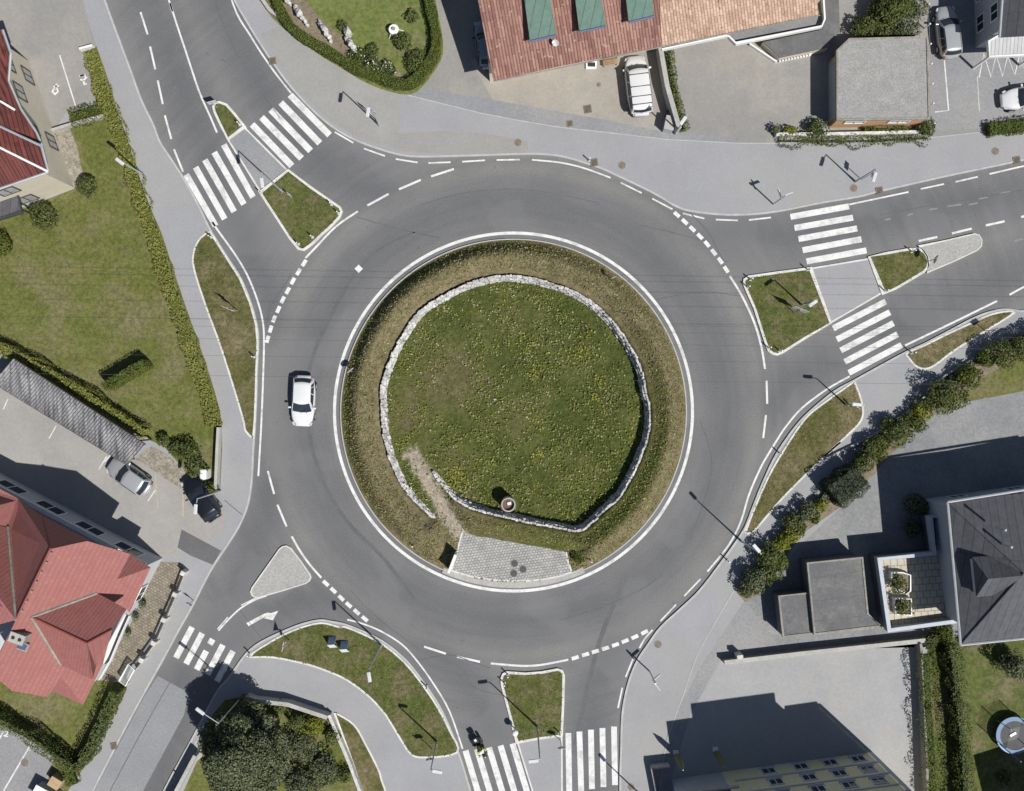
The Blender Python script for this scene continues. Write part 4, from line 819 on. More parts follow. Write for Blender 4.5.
for a in ((862, 28, 12, 1.8, 'leaf_mid', 'green shrub left of the tree behind the garage'), (905, 30, 14, 2.0, 'leaf_dark', 'dark shrub right of the tree behind the garage'), (915, 8, 12, 2.0, 'leaf_dark', 'dark shrub by the fence at the top right'),
          (816, 129, 11, 1.2, 'leaf_rose', 'flowering bush at the corner of the gravel roofed garage'), (926, 128, 10, 1.6, 'leaf_mid', 'round bush at the right corner of the garage wall'), (790, 131, 6, .9, 'leaf_lime', 'small yellow green bush on the low white wall'), (776, 130, 5, 1.0, 'leaf_dark', 'tiny clipped bush at the left end of the low white wall'),
          (403, 42, 10, 1.2, 'leaf_mid', 'bush beside the white garden table'), (416, 62, 12, 1.0, 'leaf_mid', 'bush in the bend of the garden hedge'), (372, 68, 12, .9, 'leaf_rose', 'white rose bush beside the curved hedge'), (387, 72, 12, .9, 'leaf_rose', 'white rose bush nearest the hedge corner'), (358, 56, 10, .8, 'leaf_rose', 'white rose bush next to the lowest pale rock'), (372, 52, 8, .8, 'leaf_mid', 'dark bush above the roses'),
          (343, 27, 6, .6, 'leaf_mid', 'small grey green bush on the garden grass'), (412, 16, 7, .7, 'leaf_mid', 'small bush near the top of the garden hedge'), (736, 34, 5, .6, 'leaf_mid', 'small planter bush at the left end of the balcony'), (814, 18, 6, .8, 'leaf_mid', 'small planter bush at the right end of the balcony'),
          (1014, 665, 14, 2.6, 'leaf_dark', 'dark bush on the lawn below the grey roofed house'), (944, 632, 11, 1.6, 'leaf_hedge', 'leafy shrub at the corner of the terrace'), (930, 640, 9, 1.3, 'leaf_mid', 'shrub at the top end of the retaining wall'), (915, 505, 12, 1.6, 'leaf_dark', 'dark shrub in the shade west of the grey roofed house'), (912, 528, 9, 1.0, 'leaf_dark', 'low shrub in the shade by the grey house terrace'), (1003, 778, 8, .8, 'leaf_mid', 'small plant in the shaded part of the back garden')):
    bush(*a)
bush(580, 555, 9, .7, 'leaf_hedge', 'small bush at the right corner of the paved apron')
def gr(p, h): 
    k = (HC - h) / HC; return (512 + (p[0] - 512) * k, 395.5 + (p[1] - 395.5) * k)
# ---------------------------------------------------------------- buildings
def V3(q): return W(q[0], q[1], q[2])
def plane(a, b, c):
    A, B, C_ = V3(a), V3(b), V3(c); n = (B - A).cross(C_ - A); return A, n
def onp(pl, px, py):
    """where the sight line through px, py meets a roof plane"""
    A, n = pl; o = Vector((0, 0, HC)); d = W(px, py, 0) - o; t = (A - o).dot(n) / d.dot(n); return o + d * t
def facets(name, fs, mt, parent, th=.16):
    b = MB()
    for f in fs:
        pts = [V3(p) if not isinstance(p, Vector) else p for p in f]
        n = Vector((0, 0, 0))
        for i in range(len(pts)): n += pts[i].cross(pts[(i + 1) % len(pts)])
        if n.z < 0: pts = pts[::-1]
        b.facet(pts)
    bmesh.ops.remove_doubles(b.bm, verts=b.bm.verts, dist=.01)
    o = b.build(name, mt, parent); md = o.modifiers.new('thickness', 'SOLIDIFY'); md.thickness = th; md.offset = -1
    return o
def wallwin(parent, a, b, f, zc, w_, h_, frame=None, pane=None, sill=False, name='window', out=.05, off=0):
    """window on the wall running from ground px a to ground px b, at fraction f; wall's outside is to the right of a->b in the photo sense given by off sign"""
    A, B = W(*a), W(*b); d = (B - A).normalized(); n = Vector((d.y, -d.x, 0)) if off >= 0 else Vector((-d.y, d.x, 0))
    c = A.lerp(B, f) + n * out * .5; rz = math.atan2(d.y, d.x)
    fr = MB(); t = .09
    for sx1, sz1, dx1, dz1 in ((0, h_ / 2, w_ + t, t), (0, -h_ / 2, w_ + t, t), (w_ / 2, 0, t, h_ - t), (-w_ / 2, 0, t, h_ - t), (0, 0, t * .7, h_ - t)):
        fr.box(c.x + d.x * sx1, c.y + d.y * sx1, zc + sz1, dx1, out + .06, dz1, rz)
    if sill: fr.box(c.x + n.x * .06, c.y + n.y * .06, zc - h_ / 2 - .08, w_ + .25, .22, .06, rz)
    fo = fr.build(name, frame or M['white'], parent)
    MB().box(c.x, c.y, zc, w_ - t * .9, out * .7, h_ - t * .9, rz).build('pane', pane or M['glass'], fo)
    return fo
def bld(name, px, py, label, cat='building'): 
    c = W(px, py); o = empty(name, (0, 0, 0), 0, label, cat); return o
def wallprism(parent, pts, h, m, name='wall', z0=-.1): return MB().poly(XY(pts), z0, h).build(name, m, parent)

# --- cream house, top left
H1 = bld('house', 20, 100, 'cream rendered house with dark red tiled hip roof at the top left')
wallprism(H1, [(75, 188), (30, 62), (-150, 127), (-105, 252)], 6.5, M['cream'])
e = 6.9
R1 = plane((8, 81, e), (41.5, 146, e), (-80, 90, 10.0)); R2 = plane((47.5, 171.5, e - .2), (0, 187.5, e - .2), (-60, 120, 10.2)); R3 = plane((41.5, 146, e), (47.5, 171.5, e - .2), (-80, 100, 10.2))
facets('roof', [[(2, 30, e), (10, 53, e), (8, 81, e), (20, 109, e), (36, 133, e), (41, 145.6, e), (0, 126, 8.1), (-70, 95, 10.1), (-75, 20, 10.1)],
                [(41, 146.5, e), (47.5, 171.5, e), (0, 147.7, 8.6), (-70, 112, 10.4), (-70, 96, 10.1), (0, 127, 8.1)],
                [(47.5, 171.5, e), (0, 187.5, e), (-90, 218, e), (-70, 112, 10.4), (0, 147.7, 8.6)]], M['roof_dark_red'], H1)
b = MB()
for q in (((47.5, 171.3, e + .06), (0, 147.7, 8.66)), ((0, 147.7, 8.66), (-70, 112, 10.45)), ((0, 101, 8.0), (15, 110, 7.4))): b.tube(V3(q[0]), V3(q[1]), .09, .09, 6)
b.build('ridge', M['white'], H1)
b = MB(); gp = [(2, 30), (10, 53), (8, 81), (20, 109), (36, 133), (41.5, 146)]
for p, q in zip(gp[:-1], gp[1:]): b.tube(W(p[0] + .8, p[1], e - .05), W(q[0] + .8, q[1], e - .05), .1, .1, 6)
for p, q in (((41.5, 146), (48.5, 172)), ((48.5, 172), (-60, 209)), ((41.5, 146), (0, 126.5))): b.tube(W(p[0], p[1], e - .02 if q[0] else 8.1), W(q[0], q[1], (e - .02) if q != (0, 126.5) else 8.15), .1, .1, 6)
b.build('gutter', M['steel'], H1)
for f, z, w_ in ((.33, 4.6, 1.3), (.33, 1.6, 1.2), (.63, 4.6, 1.3), (.84, 4.8, 1.2), (.84, 1.7, 1.2)): wallwin(H1, (75, 188), (30, 62), f, z, w_, 1.5, M['wood_dark'], M['curtain'], off=1)
for f, z in ((.22, 4.6), (.22, 1.5), (.5, 4.6)): wallwin(H1, (-105, 252), (75, 188), 1 - f, z, 1.4, 1.5, M['wood_dark'], M['curtain'], off=1)
tr = bld('pergola', 0, 210, 'dark flat roofed terrace pergola below the cream house', 'pergola')
MB().poly(XY([(-60, 196), (15, 183), (22, 212), (-60, 238)], 2.9), 2.75, 2.9).build('roof', M['roof_slate'], tr)
b = MB(); q = XY([(-60, 196), (15, 183), (22, 212), (-60, 238)], 2.9); b.band(q, .12, 2.75, 3.0, True); b.build('frame', M['dark_metal'], tr)
for p in ((13, 187), (20, 209)): b = MB(); c = W(p[0], p[1], 2.9); b.box(c.x, c.y, 1.4, .14, .14, 2.8); b.build('post', M['dark_metal'], tr)

M['h2_wall'] = mat('pale_render', (.52, .53, .54), (.48, .49, .50), .6, .06)
# --- big red roofed house, bottom left
H2 = bld('house', 60, 600, 'large red roofed house with many roof slopes and a balcony at the bottom left')
wallprism(H2, [(163, 558), (96, 681), (16, 655), (-200, 600), (-200, 366)], 4.2, M['h2_wall'])
wallprism(H2, [(140, 556), (90, 668), (16, 645), (-190, 590), (-190, 380)], 5.5, M['h2_wall'], 'upper_wall')
ee = 5.3; er = 11.2
MP = plane((50.6, 549, er), (16, 620, er), (150, 568, ee))
def mp(x, y): return onp(MP, x, y)
I_ = mp(31.4, 617); h_ = mp(97, 593); v_ = mp(60.7, 665)
rz_ = I_.z; RE_ = V3((87, 643.5, rz_))
PN_ = (I_, (RE_ - I_).cross(h_ - I_)); PS_ = (I_, (RE_ - I_).cross(v_ - I_))
q1, q2, q3 = onp(PN_, 126.4, 609), onp(PN_, 112, 630), onp(PS_, 91, 679)
F = [[mp(50.6, 549), mp(87, 541), mp(130.5, 554), mp(117.3, 579.3) + Vector((0, 0, .01)), mp(150.7, 567.5), mp(129.5, 612.7), mp(126.4, 609), h_, I_, mp(16, 620)],
     [mp(16, 620), I_, v_, mp(60.7, 676), mp(52, 691), mp(47.5, 697), mp(12, 691), mp(0, 681), mp(-22, 697)],
     [v_, mp(91, 679), mp(96, 666), mp(103, 663.7), mp(83, 705), mp(60.7, 676)],
     [mp(60.7, 676), mp(83, 705), (52, 691, mp(52, 691).z - 1.5)],
     [I_, h_, q1, q2, RE_],
     [I_, RE_, q3, v_],
     [RE_, q2, mp(103, 663.7), mp(96, 666)], [RE_, mp(96, 666), q3],
     [(50.6, 549, er), (16, 620, er), (8, 527, 6.6), (18, 498.5, ee), (42.5, 516.6, ee)],
     [(50.6, 549, er), (42.5, 516.6, ee), (87, 541, ee)],
     [mp(117.3, 579.3), (130.5, 554, mp(130.5, 554).z - 1.7), mp(150.7, 567.5)],
     [(8, 527, 6.6), (16, 620, er), (-60, 640, er), (-60, 520, er)],
     [(18, 498.5, ee), (8, 527, 6.6), (-60, 520, er), (-70, 470, ee), (0, 489, ee)]]
facets('roof', F, M['roof_red_a'], H2)
b = MB()
for p, q in ((I_, h_), (I_, v_), (V3((8, 527, 6.66)), V3((16, 620, er + .05)))): b.tube(p + Vector((0, 0, .03)), q + Vector((0, 0, .03)), .12, .12, 5)
b.build('valley', M['conc_dark'], H2)
b = MB()
RT = [((50.6, 549, er), (87, 541, ee)), ((50.6, 549, er), (42.5, 516.6, ee)), ((50.6, 549, er), (16, 620, er))]
for p, q in RT: b.tube(V3(p) + Vector((0, 0, .04)), V3(q) + Vector((0, 0, .04)), .08, .08, 6)
b.tube(I_, V3((87, 643.5, rz_ + .04)), .08, .08, 6); b.tube(V3((87, 643.5, rz_ + .04)), q2 + Vector((0, 0, .05)), .08, .08, 6)
b.build('ridge', mat('ridge_tile', (.30, .08, .06), (.24, .07, .055), 3, .2), H2)
b = MB()
for i in range(7): p = mp(50.6 - 29.5 * i / 6, 553 + 58 * i / 6); b.box(p.x + .1, p.y, p.z + .08, .15, .15, .1)
b.build('snow_guard', M['conc_dark'], H2)
chb = MB(); p = mp(22, 636); chb.box(p.x, p.y, p.z + .2, 1.0, .62, 1.1, -.35, .03); ch = chb.build('chimney', M['conc_dark'], H2)
b = MB(); b.box(p.x, p.y, p.z + .79, 1.12, .74, .08, -.35); b.build('cap', M['concrete'], ch)
b = MB()
for s_ in (-.25, .25): b.tube((p.x + s_ * .94, p.y - s_ * .34, p.z + .8), (p.x + s_ * .94, p.y - s_ * .34, p.z + .88), .13, .13, 10)
b.build('flue', M['rubber'], ch)
p = mp(23, 646); fo = MB().box(p.x, p.y, p.z + .1, .85, .6, .12, -.45, ry=.35).build('skylight', M['conc_dark'], H2); MB().box(p.x + .01, p.y, p.z + .17, .62, .42, .05, -.45, ry=.35).build('pane', mat('sky_glass', (.05, .08, .16), None, 1, 0, rough=.2), fo)
b = MB(); b.band(XY([(-200, 366), (163, 558)]), .34, 4.12, 4.3, off=.14); b.build('gutter', M['white'], H2)
for f in (.62, .725, .83, .935): wallwin(H2, (-200, 366), (163, 558), f, 2.3, 2.2, 1.7, M['white'], M['glass'], off=-1)
b = MB(); b.poly(XY(Z(0, 600, 4.944, (618, 70), (640, 80), (545, 300), (520, 318), (488, 300)), 4.6), 4.4, 4.6); aw = b.build('balcony', M['white'], H2)
MB().band(XY(Z(0, 600, 4.944, (640, 78), (590, 190), (545, 300), (490, 395)), 5.0), .06, 4.6, 5.1).build('railing', M['white'], aw)
for f in (.25, .62): wallwin(H2, (163, 558), (97, 686), f, 1.3, 1.3, 1.4, M['white'], M['glass'], off=-1)
dish = empty('satellite_dish', mp(2, 632), .6, 'white satellite dish on the red roof at the left edge', 'satellite dish')
def mkdish(root, r=.42, m=None):
    b = MB(); n = 16
    c = b.bm.verts.new((0, 0, -.08)); rg = [b.bm.verts.new((r * math.cos(6.2832 * i / n), r * math.sin(6.2832 * i / n), .06)) for i in range(n)]
    for i in range(n): b.bm.faces.new((c, rg[i], rg[(i + 1) % n]))
    bmesh.ops.transform(b.bm, matrix=Matrix.Translation((0, .2, .9)) @ Matrix.Rotation(-.9, 4, 'X'), verts=b.bm.verts)
    o = b.build('reflector', m or M['white'], root); md = o.modifiers.new('t', 'SOLIDIFY'); md.thickness = .03
    MB().tube((0, 0, -.1), (0, 0, .85), .03).tube((0, .1, .85), (.1, .75, .95), .02).build('mast', M['steel'], root)
mkdish(dish)
d2 = copy_tree(dish); d2.location = mp(4, 615); d2.location.z += .4; d2['label'] = 'upper satellite dish above the white dish on the red roof'; d2.rotation_euler.z = 1.4
# carport with corrugated roof
CPT = [(13, 358.7, 3.1), (145, 444.5, 3.1), (127.5, 465.5, 2.8), (-7, 383, 2.8)]
CP = bld('carport', 70, 410, 'long open carport with a grey corrugated sheet roof at the left', 'carport')
A_, B_, C_, D_ = [V3(q) for q in CPT]
b = MB(); n = 620; top = []; bot = []
for i in range(n + 1):
    f = i / n; z = .06 * math.sin(i / 5.6 * math.pi)
    top.append(b.bm.verts.new(A_.lerp(B_, f) + Vector((0, 0, z)))); bot.append(b.bm.verts.new(D_.lerp(C_, f) + Vector((0, 0, z))))
for i in range(n): b.bm.faces.new((top[i], bot[i], bot[i + 1], top[i + 1]))
cm, t, bs_ = nodes('corrugated_sheet'); co_ = t.nodes.new('ShaderNodeTexCoord').outputs['Object']
mpn = t.nodes.new('ShaderNodeMapping'); mpn.inputs['Rotation'].default_value = (0, 0, math.radians(33)); mpn.inputs['Scale'].default_value = (2.4, .16, 1); t.links.new(co_, mpn.inputs[0])
col = ramp(t, nz(t, mpn.outputs[0], 2.0, 4, .7), [(.3, (.05, .05, .055)), (.45, (.16, .16, .165)), (.62, (.33, .33, .34)), (.74, (.20, .15, .10))])
t.links.new(col, bs_.inputs['Base Color']); bs_.inputs['Roughness'].default_value = .6
o = b.build('roof', cm, CP, True); o.modifiers.new('t', 'SOLIDIFY').thickness = .03
for f in (0.02, .25, .5, .75, .98):
    for P_, Q_ in ((A_, B_), (D_, C_)): c = P_.lerp(Q_, f).lerp((A_ + C_) / 2, .06); MB().box(c.x, c.y, c.z / 2 - .05, .12, .12, c.z).build('post', M['wood_dark'], CP)
b = MB(); b.tube(D_ - Vector((0, 0, .12)), C_ - Vector((0, 0, .12)), .06); b.tube(A_ - Vector((0, 0, .12)), B_ - Vector((0, 0, .12)), .06); b.build('beam', M['wood_dark'], CP)

# --- long house, top centre
H3 = bld('house', 600, 20, 'long house with brown tiled roof and green dormers at the top centre')
wallprism(H3, [(490, 82), (660, 49), (663, 42), (814, 8), (800, -160), (470, -120)], 4.7, M['cream'])
e3 = 5.0
facets('roof', [[(478, 0, 6.95), (493.5, 81, e3), (559, 66.5, e3), (661, 46.5, e3), (659, 0, 6.1), (652, -150, 9.0), (455, -110, 9.3)]], M['roof_brown'], H3)
facets('pale_roof', [[(659.5, 0, 6.0), (661.7, 46, e3 - .1), (700, 38.4, e3 - .1), (739, 30.5, e3 - .1), (819, 14.5, e3 - .1), (817, 0, 5.3), (808, -160, 8.5), (652, -150, 8.9)]], M['roof_pink'], H3)
b = MB()
for p, q in (((493.5, 81.5, e3), (661, 47, e3)), ((661, 47, e3 - .1), (820, 15.2, e3 - .1))): b.tube(V3(p), V3(q), .05, .05, 6)
b.build('gutter', M['conc_dark'], H3)
MB().band(XY([(477, 0), (493, 81)], e3), .14, e3 - .1, e3 + .02).build('verge_board', M['conc_dark'], H3) if False else None
RP3 = plane((493.5, 81, e3), (661, 46.5, e3), (478, 0, 6.95))
for i, q in enumerate((((523.8, 0), (530, 41.5), (556, 35.5), (549, 0)), ((574.8, 0), (579.4, 32), (605.7, 26.5), (600.7, 0)), ((626, 0), (629, 22.5), (654.3, 16.3), (651, 0)))):
    a_, b2, c2, d_ = q; zf = onp(RP3, *b2).z + 1.0
    up = lambda p, k: (p[0] - k * .12, p[1] - k)
    pts = [up(a_, 60) + (zf + .9,), b2 + (zf,), c2 + (zf,), up(d_, 60) + (zf + .9,)]
    root = facets('dormer', [pts], M['roof_green'], H3, .1)
    P4 = [V3(p) for p in pts]; bb = MB(); w0 = [P4[0] * 1, P4[1] * 1, P4[2] * 1, P4[3] * 1]
    bb.poly([(p.x * .999, p.y) for p in [w0[0], w0[1].lerp(w0[3], .06), w0[2].lerp(w0[0], .06), w0[3]]], e3 - .3, zf - .12); bb.build('cheek', M['cream'], root)
    MB().tube(P4[1] + Vector((0, 0, .02)), P4[2] + Vector((0, 0, .02)), .09, .09, 6).build('gutter', mat('blue_gutter', (.12, .15, .25), None, 2), root)
d3 = copy_tree(dish); d3.scale = (.65, .65, .65); d3.location = onp(RP3, 556, 44); d3['label'] = 'white satellite dish below the green dormer on the brown roof'; d3.rotation_euler.z = 2.6
# lower annex with balcony parapet
AN = [(763, 42), (820, 30), (826, 20), (820, -80), (836, -80), (840, 30), (829, 47), (780, 57.5)]
wallprism(H3, [gr(p, 1.3) for p in AN], 1.1, M['cream'], 'annex')
MB().poly(XY(AN, 1.25), 1.1, 1.25).build('annex_roof', M['bitumen'], H3)
b = MB(); b.band(XY([(662, 49), (726, 35.5), (729, 36), (736, 43), (822, 26), (825, 19), (820, -60)], 3.6), .13, 3.15, 3.6); pr = b.build('parapet', M['white'], H3)
MB().poly(XY([(662, 46), (662, 50), (728, 36), (736, 43), (822, 26), (824, 10), (819, 14), (740, 32)], 3.0), 2.8, 3.0).build('balcony_floor', M['yard'], H3)
MB().band(XY([(750, 43.5), (776, 61), (812, 53)], .5), .14, 0, .5).build('step_wall', M['white'], H3)
b = MB()
for i in range(11): c = W(781 + i * 3, 60 - i * .6, 1); b.box(c.x, c.y, .6, .13, .13, .3)
b.build('baluster', M['white'], H3)
for i, f in enumerate((.15, .4, .66, .88)): wallwin(H3, (490, 82), (660, 49), f, 2.6, 1.3, 1.4, M['wood_dark'], M['glass'], off=1)
# --- gravel roofed garage
H4 = bld('garage', 880, 80, 'orange walled garage with a flat gravel roof at the top right', 'garage')
GR = [(849, 39.4), (927, 37.2), (929, 118.5), (837, 119.7), (837, 50.6)]
wallprism(H4, [gr(p, 2.6) for p in [(850, 41), (925.5, 39), (927, 118.5), (838.5, 119.5), (838.5, 52)]], 2.45, M['orange_render'])
MB().poly(XY(GR, 2.65), 2.42, 2.65).build('roof', M['gravel_roof'], H4)
MB().band(XY(GR, 2.65), .14, 2.4, 2.72, True).build('edge_trim', M['conc_dark'], H4)
ga, gb = gr((838.5, 119.5), 2.6), gr((927, 118.5), 2.6)
for f in (.22, .72): wallwin(H4, ga, gb, f, 1.9, 1.6, .7, M['white'], M['curtain'], off=1)
gd = wallwin(H4, gr((838.5, 52), 2.6), ga, .5, 1.1, 4.6, 2.1, M['grey_render'], mat('garage_door_panel', (.35, .38, .42), None, 2), name='garage_door', off=1)
# --- building top right
H5 = bld('house', 1000, 10, 'grey rendered building with dark metal roof at the top right corner')
wallprism(H5, [(974.7, 48.5), (971, -120), (1200, -125), (1200, 40)], 5.2, M['grey_render'])
facets('roof', [[(1000, 37, 5.1), (1011, -110, 5.6), (1140, -110, 9.4), (1130, 30, 9.4)], [(1130, 30, 9.4), (1140, -110, 9.4), (1300, -110, 5.5), (1300, 30, 5.5)]], M['roof_slate'], H5)
MB().tube(V3((999.5, 37, 5.15)), V3((1010, -110, 5.65)), .1).build('gutter', M['steel'], H5)
for f, z in ((.12, 3.6), (.3, 3.6), (.45, 3.6), (.12, 1.2), (.3, 1.2)): wallwin(H5, (974.7, 48.5), (971, -120), f, z, 1.3, 1.2, M['white'], M['glass'], off=-1)
can = bld('canopy', 1000, 48, 'white slatted entrance canopy on the building above the zigzag markings', 'canopy')
cpts = z5(824, 0, (812, 205), (868, 172), (1200, 168), (1200, 262), (815, 280))
MB().poly(XY(cpts, 3.4), 3.2, 3.4).build('roof', M['slats'], can); MB().band(XY(cpts, 3.4), .1, 3.1, 3.5, True).build('frame', M['white'], can)
for p in ((992, 55), (1040, 52)): c = W(p[0], p[1], 3.4); MB().box(c.x, c.y, 1.6, .15, .15, 3.2).build('post', M['white'], can)
# --- grey roofed house right
H6 = bld('house', 980, 560, 'house with dark grey standing seam roof and a dormer at the right edge')
wallprism(H6, [(921, 499), (935, 611), (1200, 575), (1200, 460)], 6.1, M['grey_render'])
e6 = 6.3
facets('roof', [[(948.5, 503, e6), (961.5, 644, e6), (1024, 573, 9.2)], [(948.5, 503, e6), (1024, 573, 9.2), (1190, 552, 9.2), (1250, 450, e6), (1024, 493, e6)],
                [(961.5, 644, e6), (1024, 637, e6), (1260, 605, e6), (1190, 552, 9.2), (1024, 573, 9.2)]], M['roof_slate'], H6)
dp = z5(824, 460, (733, 480), (860, 470), (985, 572), (880, 665), (752, 678)); rf = tuple(z5(824, 460, (812, 588))[0]) + (9.0,); bk = tuple(dp[2]) + (9.35,)
dm = facets('dormer', [[dp[0] + (7.7,), dp[1] + (7.9,), bk, rf], [dp[0] + (7.7,), rf, dp[4] + (7.7,)], [dp[4] + (7.7,), rf, bk, dp[3] + (7.9,)]], M['roof_slate'], H6, .12)
MB().poly(XY([(973.5, 560), (992, 557), (1000, 590), (977, 594)], 7.6), 6.4, 7.6).build('cheek', M['grey_render'], dm)
b = MB(); gq = [(947.5, 502, e6), (960.5, 645, e6), (1024, 638.5, e6), (1100, 629, e6)]
for p, q in zip(gq[:-1], gq[1:]): b.tube(V3(p), V3(q), .1, .1, 6)
b.tube(V3(gq[0]), V3((1100, 478, e6)), .1, .1, 6); b.build('gutter', M['steel'], H6)
b = MB()
for p in ((948.5, 503, e6), (1024, 637, e6)): pass
for p, q in (((948.5, 503, e6 + .04), (1024, 573, 9.25)), ((961.5, 644, e6 + .04), (1024, 573, 9.25))): b.tube(V3(p), V3(q), .045, .045, 6)
b.build('ridge', M['roof_slate'], H6)
for p in ((1002, 529), (1008, 546)):
    c = V3((p[0], p[1], 9.0)); b = MB(); b.tube((c.x, c.y, 8.0), (c.x, c.y, 9.5), .09, .09, 10); b.ball((c.x, c.y, 9.5), .12); b.build('vent_pipe', M['steel'], H6)
for f in (.3, .7): wallwin(H6, (921, 499), (935, 611), f, 1.4, 1.5, 1.3, M['white'], M['glass'], off=1)
for f, z in ((.1, 4.4), (.25, 4.4), (.4, 4.4), (.1, 1.6), (.3, 1.6)): wallwin(H6, (921, 499), (1200, 460), f, z, 1.2, 1.3, M['white'], M['glass'], off=-1)
# terrace
TP = z5(760, 500, (582, 288), (868, 262), (838, 82), (925, 76), (990, 600), (640, 648))
tg = [gr(p, 2.4) for p in TP]
wallprism(H6, tg, 2.1, M['shaded_wall'], 'terrace_wall')
MB().poly(XY(z5(760, 500, (590, 295), (870, 272), (880, 90), (920, 86), (985, 590), (645, 640)), 2.2), 2.06, 2.2).build('terrace_floor', M['tiles'], H6)
b = MB(); b.band(XY(z5(760, 500, (985, 598), (640, 645), (590, 292), (866, 266), (845, 84), (925, 80)), 2.95), .22, 2.06, 2.95); b.build('terrace_parapet', M['grey_render'], H6)
MB().band(XY(z5(760, 500, (985, 598), (640, 645), (590, 292), (866, 266), (845, 84), (925, 80)), 3.02), .30, 2.95, 3.02).build('parapet_cap', mat('pale_cap', (.50, .53, .58), None, 2), H6)
for i, (q, lab, bq) in enumerate(((((652, 360), (650, 425), (725, 465), (745, 450), (745, 372), (708, 360)), 'white planter box with shrubs, upper one on the tiled terrace', (899, 585, 8, 1.2)), (((667, 488), (672, 565), (750, 570), (748, 490)), 'white planter box with shrubs, lower one on the tiled terrace', (903, 607, 8, 1.2)))):
    pr_ = bld('planter', 900, 590, lab, 'planter'); MB().band(XY(z5(760, 500, *q), 2.75), .08, 2.2, 2.75, True).build('box', M['white'], pr_)
    MB().poly(XY(z5(760, 500, *q), 2.65), 2.21, 2.6).build('soil', M['soil'], pr_)
    c = W(bq[0], bq[1], 3.2); P, N = blob_pts((c.x, c.y), bq[2] / S * 1.3, 1.1, 2.6, 420, seed=i); quads('shrub', P, N, .16, M['leaf_mid'], pr_, cores=[blob_core((c.x, c.y), bq[2] / S * .75, 1.0, 2.55, i)])
# flat garages
H7 = bld('garage', 840, 600, 'larger grey flat roofed garage left of the tiled terrace', 'garage'); G1 = z5(760, 500, (235, 312), (505, 285), (532, 562), (600, 625), (270, 662))
wallprism(H7, [gr(p, 2.5) for p in G1], 2.3, M['shaded_wall']); MB().poly(XY(G1, 2.5), 2.3, 2.5).build('roof', M['bitumen'], H7); MB().band(XY(G1, 2.5), .14, 2.25, 2.56, True).build('edge_trim', M['conc_dark'], H7)
b = MB()
for q in (((250, 388), (508, 350)), ((258, 502), (515, 470)), ((265, 600), (535, 570))): b.band(XY(z5(760, 500, *q), 2.5), .05, None, 2.506)
b.build('roof_seam', M['joint'], H7)
H8 = bld('garage', 795, 615, 'smaller grey flat roofed garage at the far left of the pair', 'garage'); G2 = z5(760, 500, (93, 475), (237, 460), (265, 657), (115, 674))
wallprism(H8, [gr(p, 2.1) for p in G2], 1.95, M['shaded_wall']); MB().poly(XY(G2, 2.1), 1.95, 2.1).build('roof', M['bitumen'], H8); MB().band(XY(G2, 2.1), .12, 1.9, 2.16, True).build('edge_trim', M['conc_dark'], H8)
M['win_frame'] = mat('win_frame', (.50, .53, .58), None, 1)
# --- yellow apartment block bottom
H9 = bld('apartment_building', 800, 800, 'yellow rendered apartment block with rows of small windows at the bottom edge')
wallprism(H9, [(867, 752), (721, 771.6), (744, 932), (890, 912)], 8.5, M['yellow_render'])
wallprism(H9, [(835, 756.4), (758, 766.8), (778, 918), (856, 907)], 10.4, M['yellow_render'], 'upper_wall')
b = MB()
for z in (2.35, 4.75, 7.0): b.band(XY([(868.5, 752), (729, 770.5)]), .12, z - .1, z + .1, off=-.03)
b.build('storey_band', M['grey_render'], H9)
MB().band(XY([(870, 753), (870, 751)]), .3, 0, 8.5).build('corner_trim', M['grey_render'], H9)
for z in (1.25, 3.6, 6.0):
    for f in (.1, .30, .51, .74): wallwin(H9, (867, 752), (729, 770.5), f, z, 1.05, 1.05, M['win_frame'], M['glass'], sill=True, off=1)
b = MB(); b.poly(XY([(869, 750), (837, 754.5), (858, 912), (894, 916)]), 8.52, 8.7); b.poly(XY([(757, 764.5), (719, 770), (742, 935), (779, 925)]), 8.52, 8.7); b.build('roof', M['bitumen'], H9)
MB().poly(XY([(838, 752), (755, 763), (775, 922), (860, 912)]), 10.42, 10.6).build('upper_roof', M['bitumen'], H9)
wallprism(H9, [(728, 771), (671, 778.5), (690, 900), (746, 895)], 3.4, M['grey_render'], 'porch_wall'); wallprism(H9, [(700, 812), (728, 808), (745, 930), (715, 935)], 8.5, M['yellow_render'], 'wing_wall'); MB().poly(XY([(728, 770), (668, 777), (690, 902), (748, 896)]), 3.42, 3.55).build('porch_roof', M['bitumen'], H9); MB().band(XY([(748, 896), (728, 770), (668, 777), (690, 902)]), .2, 3.3, 3.75).build('porch_parapet', M['concrete'], H9)
b = MB(); b.band(XY([(650, 764), (657, 800), (690, 900)]), .12, 0, 1.1); b.band(XY([(650, 764), (668, 762)]), .12, 0, 1.1); tag(b.build('yard_wall', M['concrete']), 'pale wall left of the yellow apartment block porch', 'wall')
# --- neighbouring house just outside the frame, bottom right (its shadow falls on the lawn)
H10 = bld('house', 1100, 860, 'house beyond the bottom right corner whose shadow covers the trampoline lawn'); wallprism(H10, [(1020, 803), (1190, 750), (1240, 900), (1060, 960)], 7.6, M['cream'])
facets('roof', [[(1075, 842, 8.0), (1270, 780, 8.0), (1240, 870, 11), (1140, 900, 11)], [(1140, 900, 11), (1240, 870, 11), (1330, 960, 8), (1120, 1030, 8)], [(1075, 842, 8), (1140, 900, 11), (1120, 1030, 8)], [(1270, 780, 8), (1330, 960, 8), (1240, 870, 11)]], M['roof_slate'], H10)
wallwin(H10, (1020, 803), (1190, 750), .4, 2, 1.5, 1.5, off=-1)

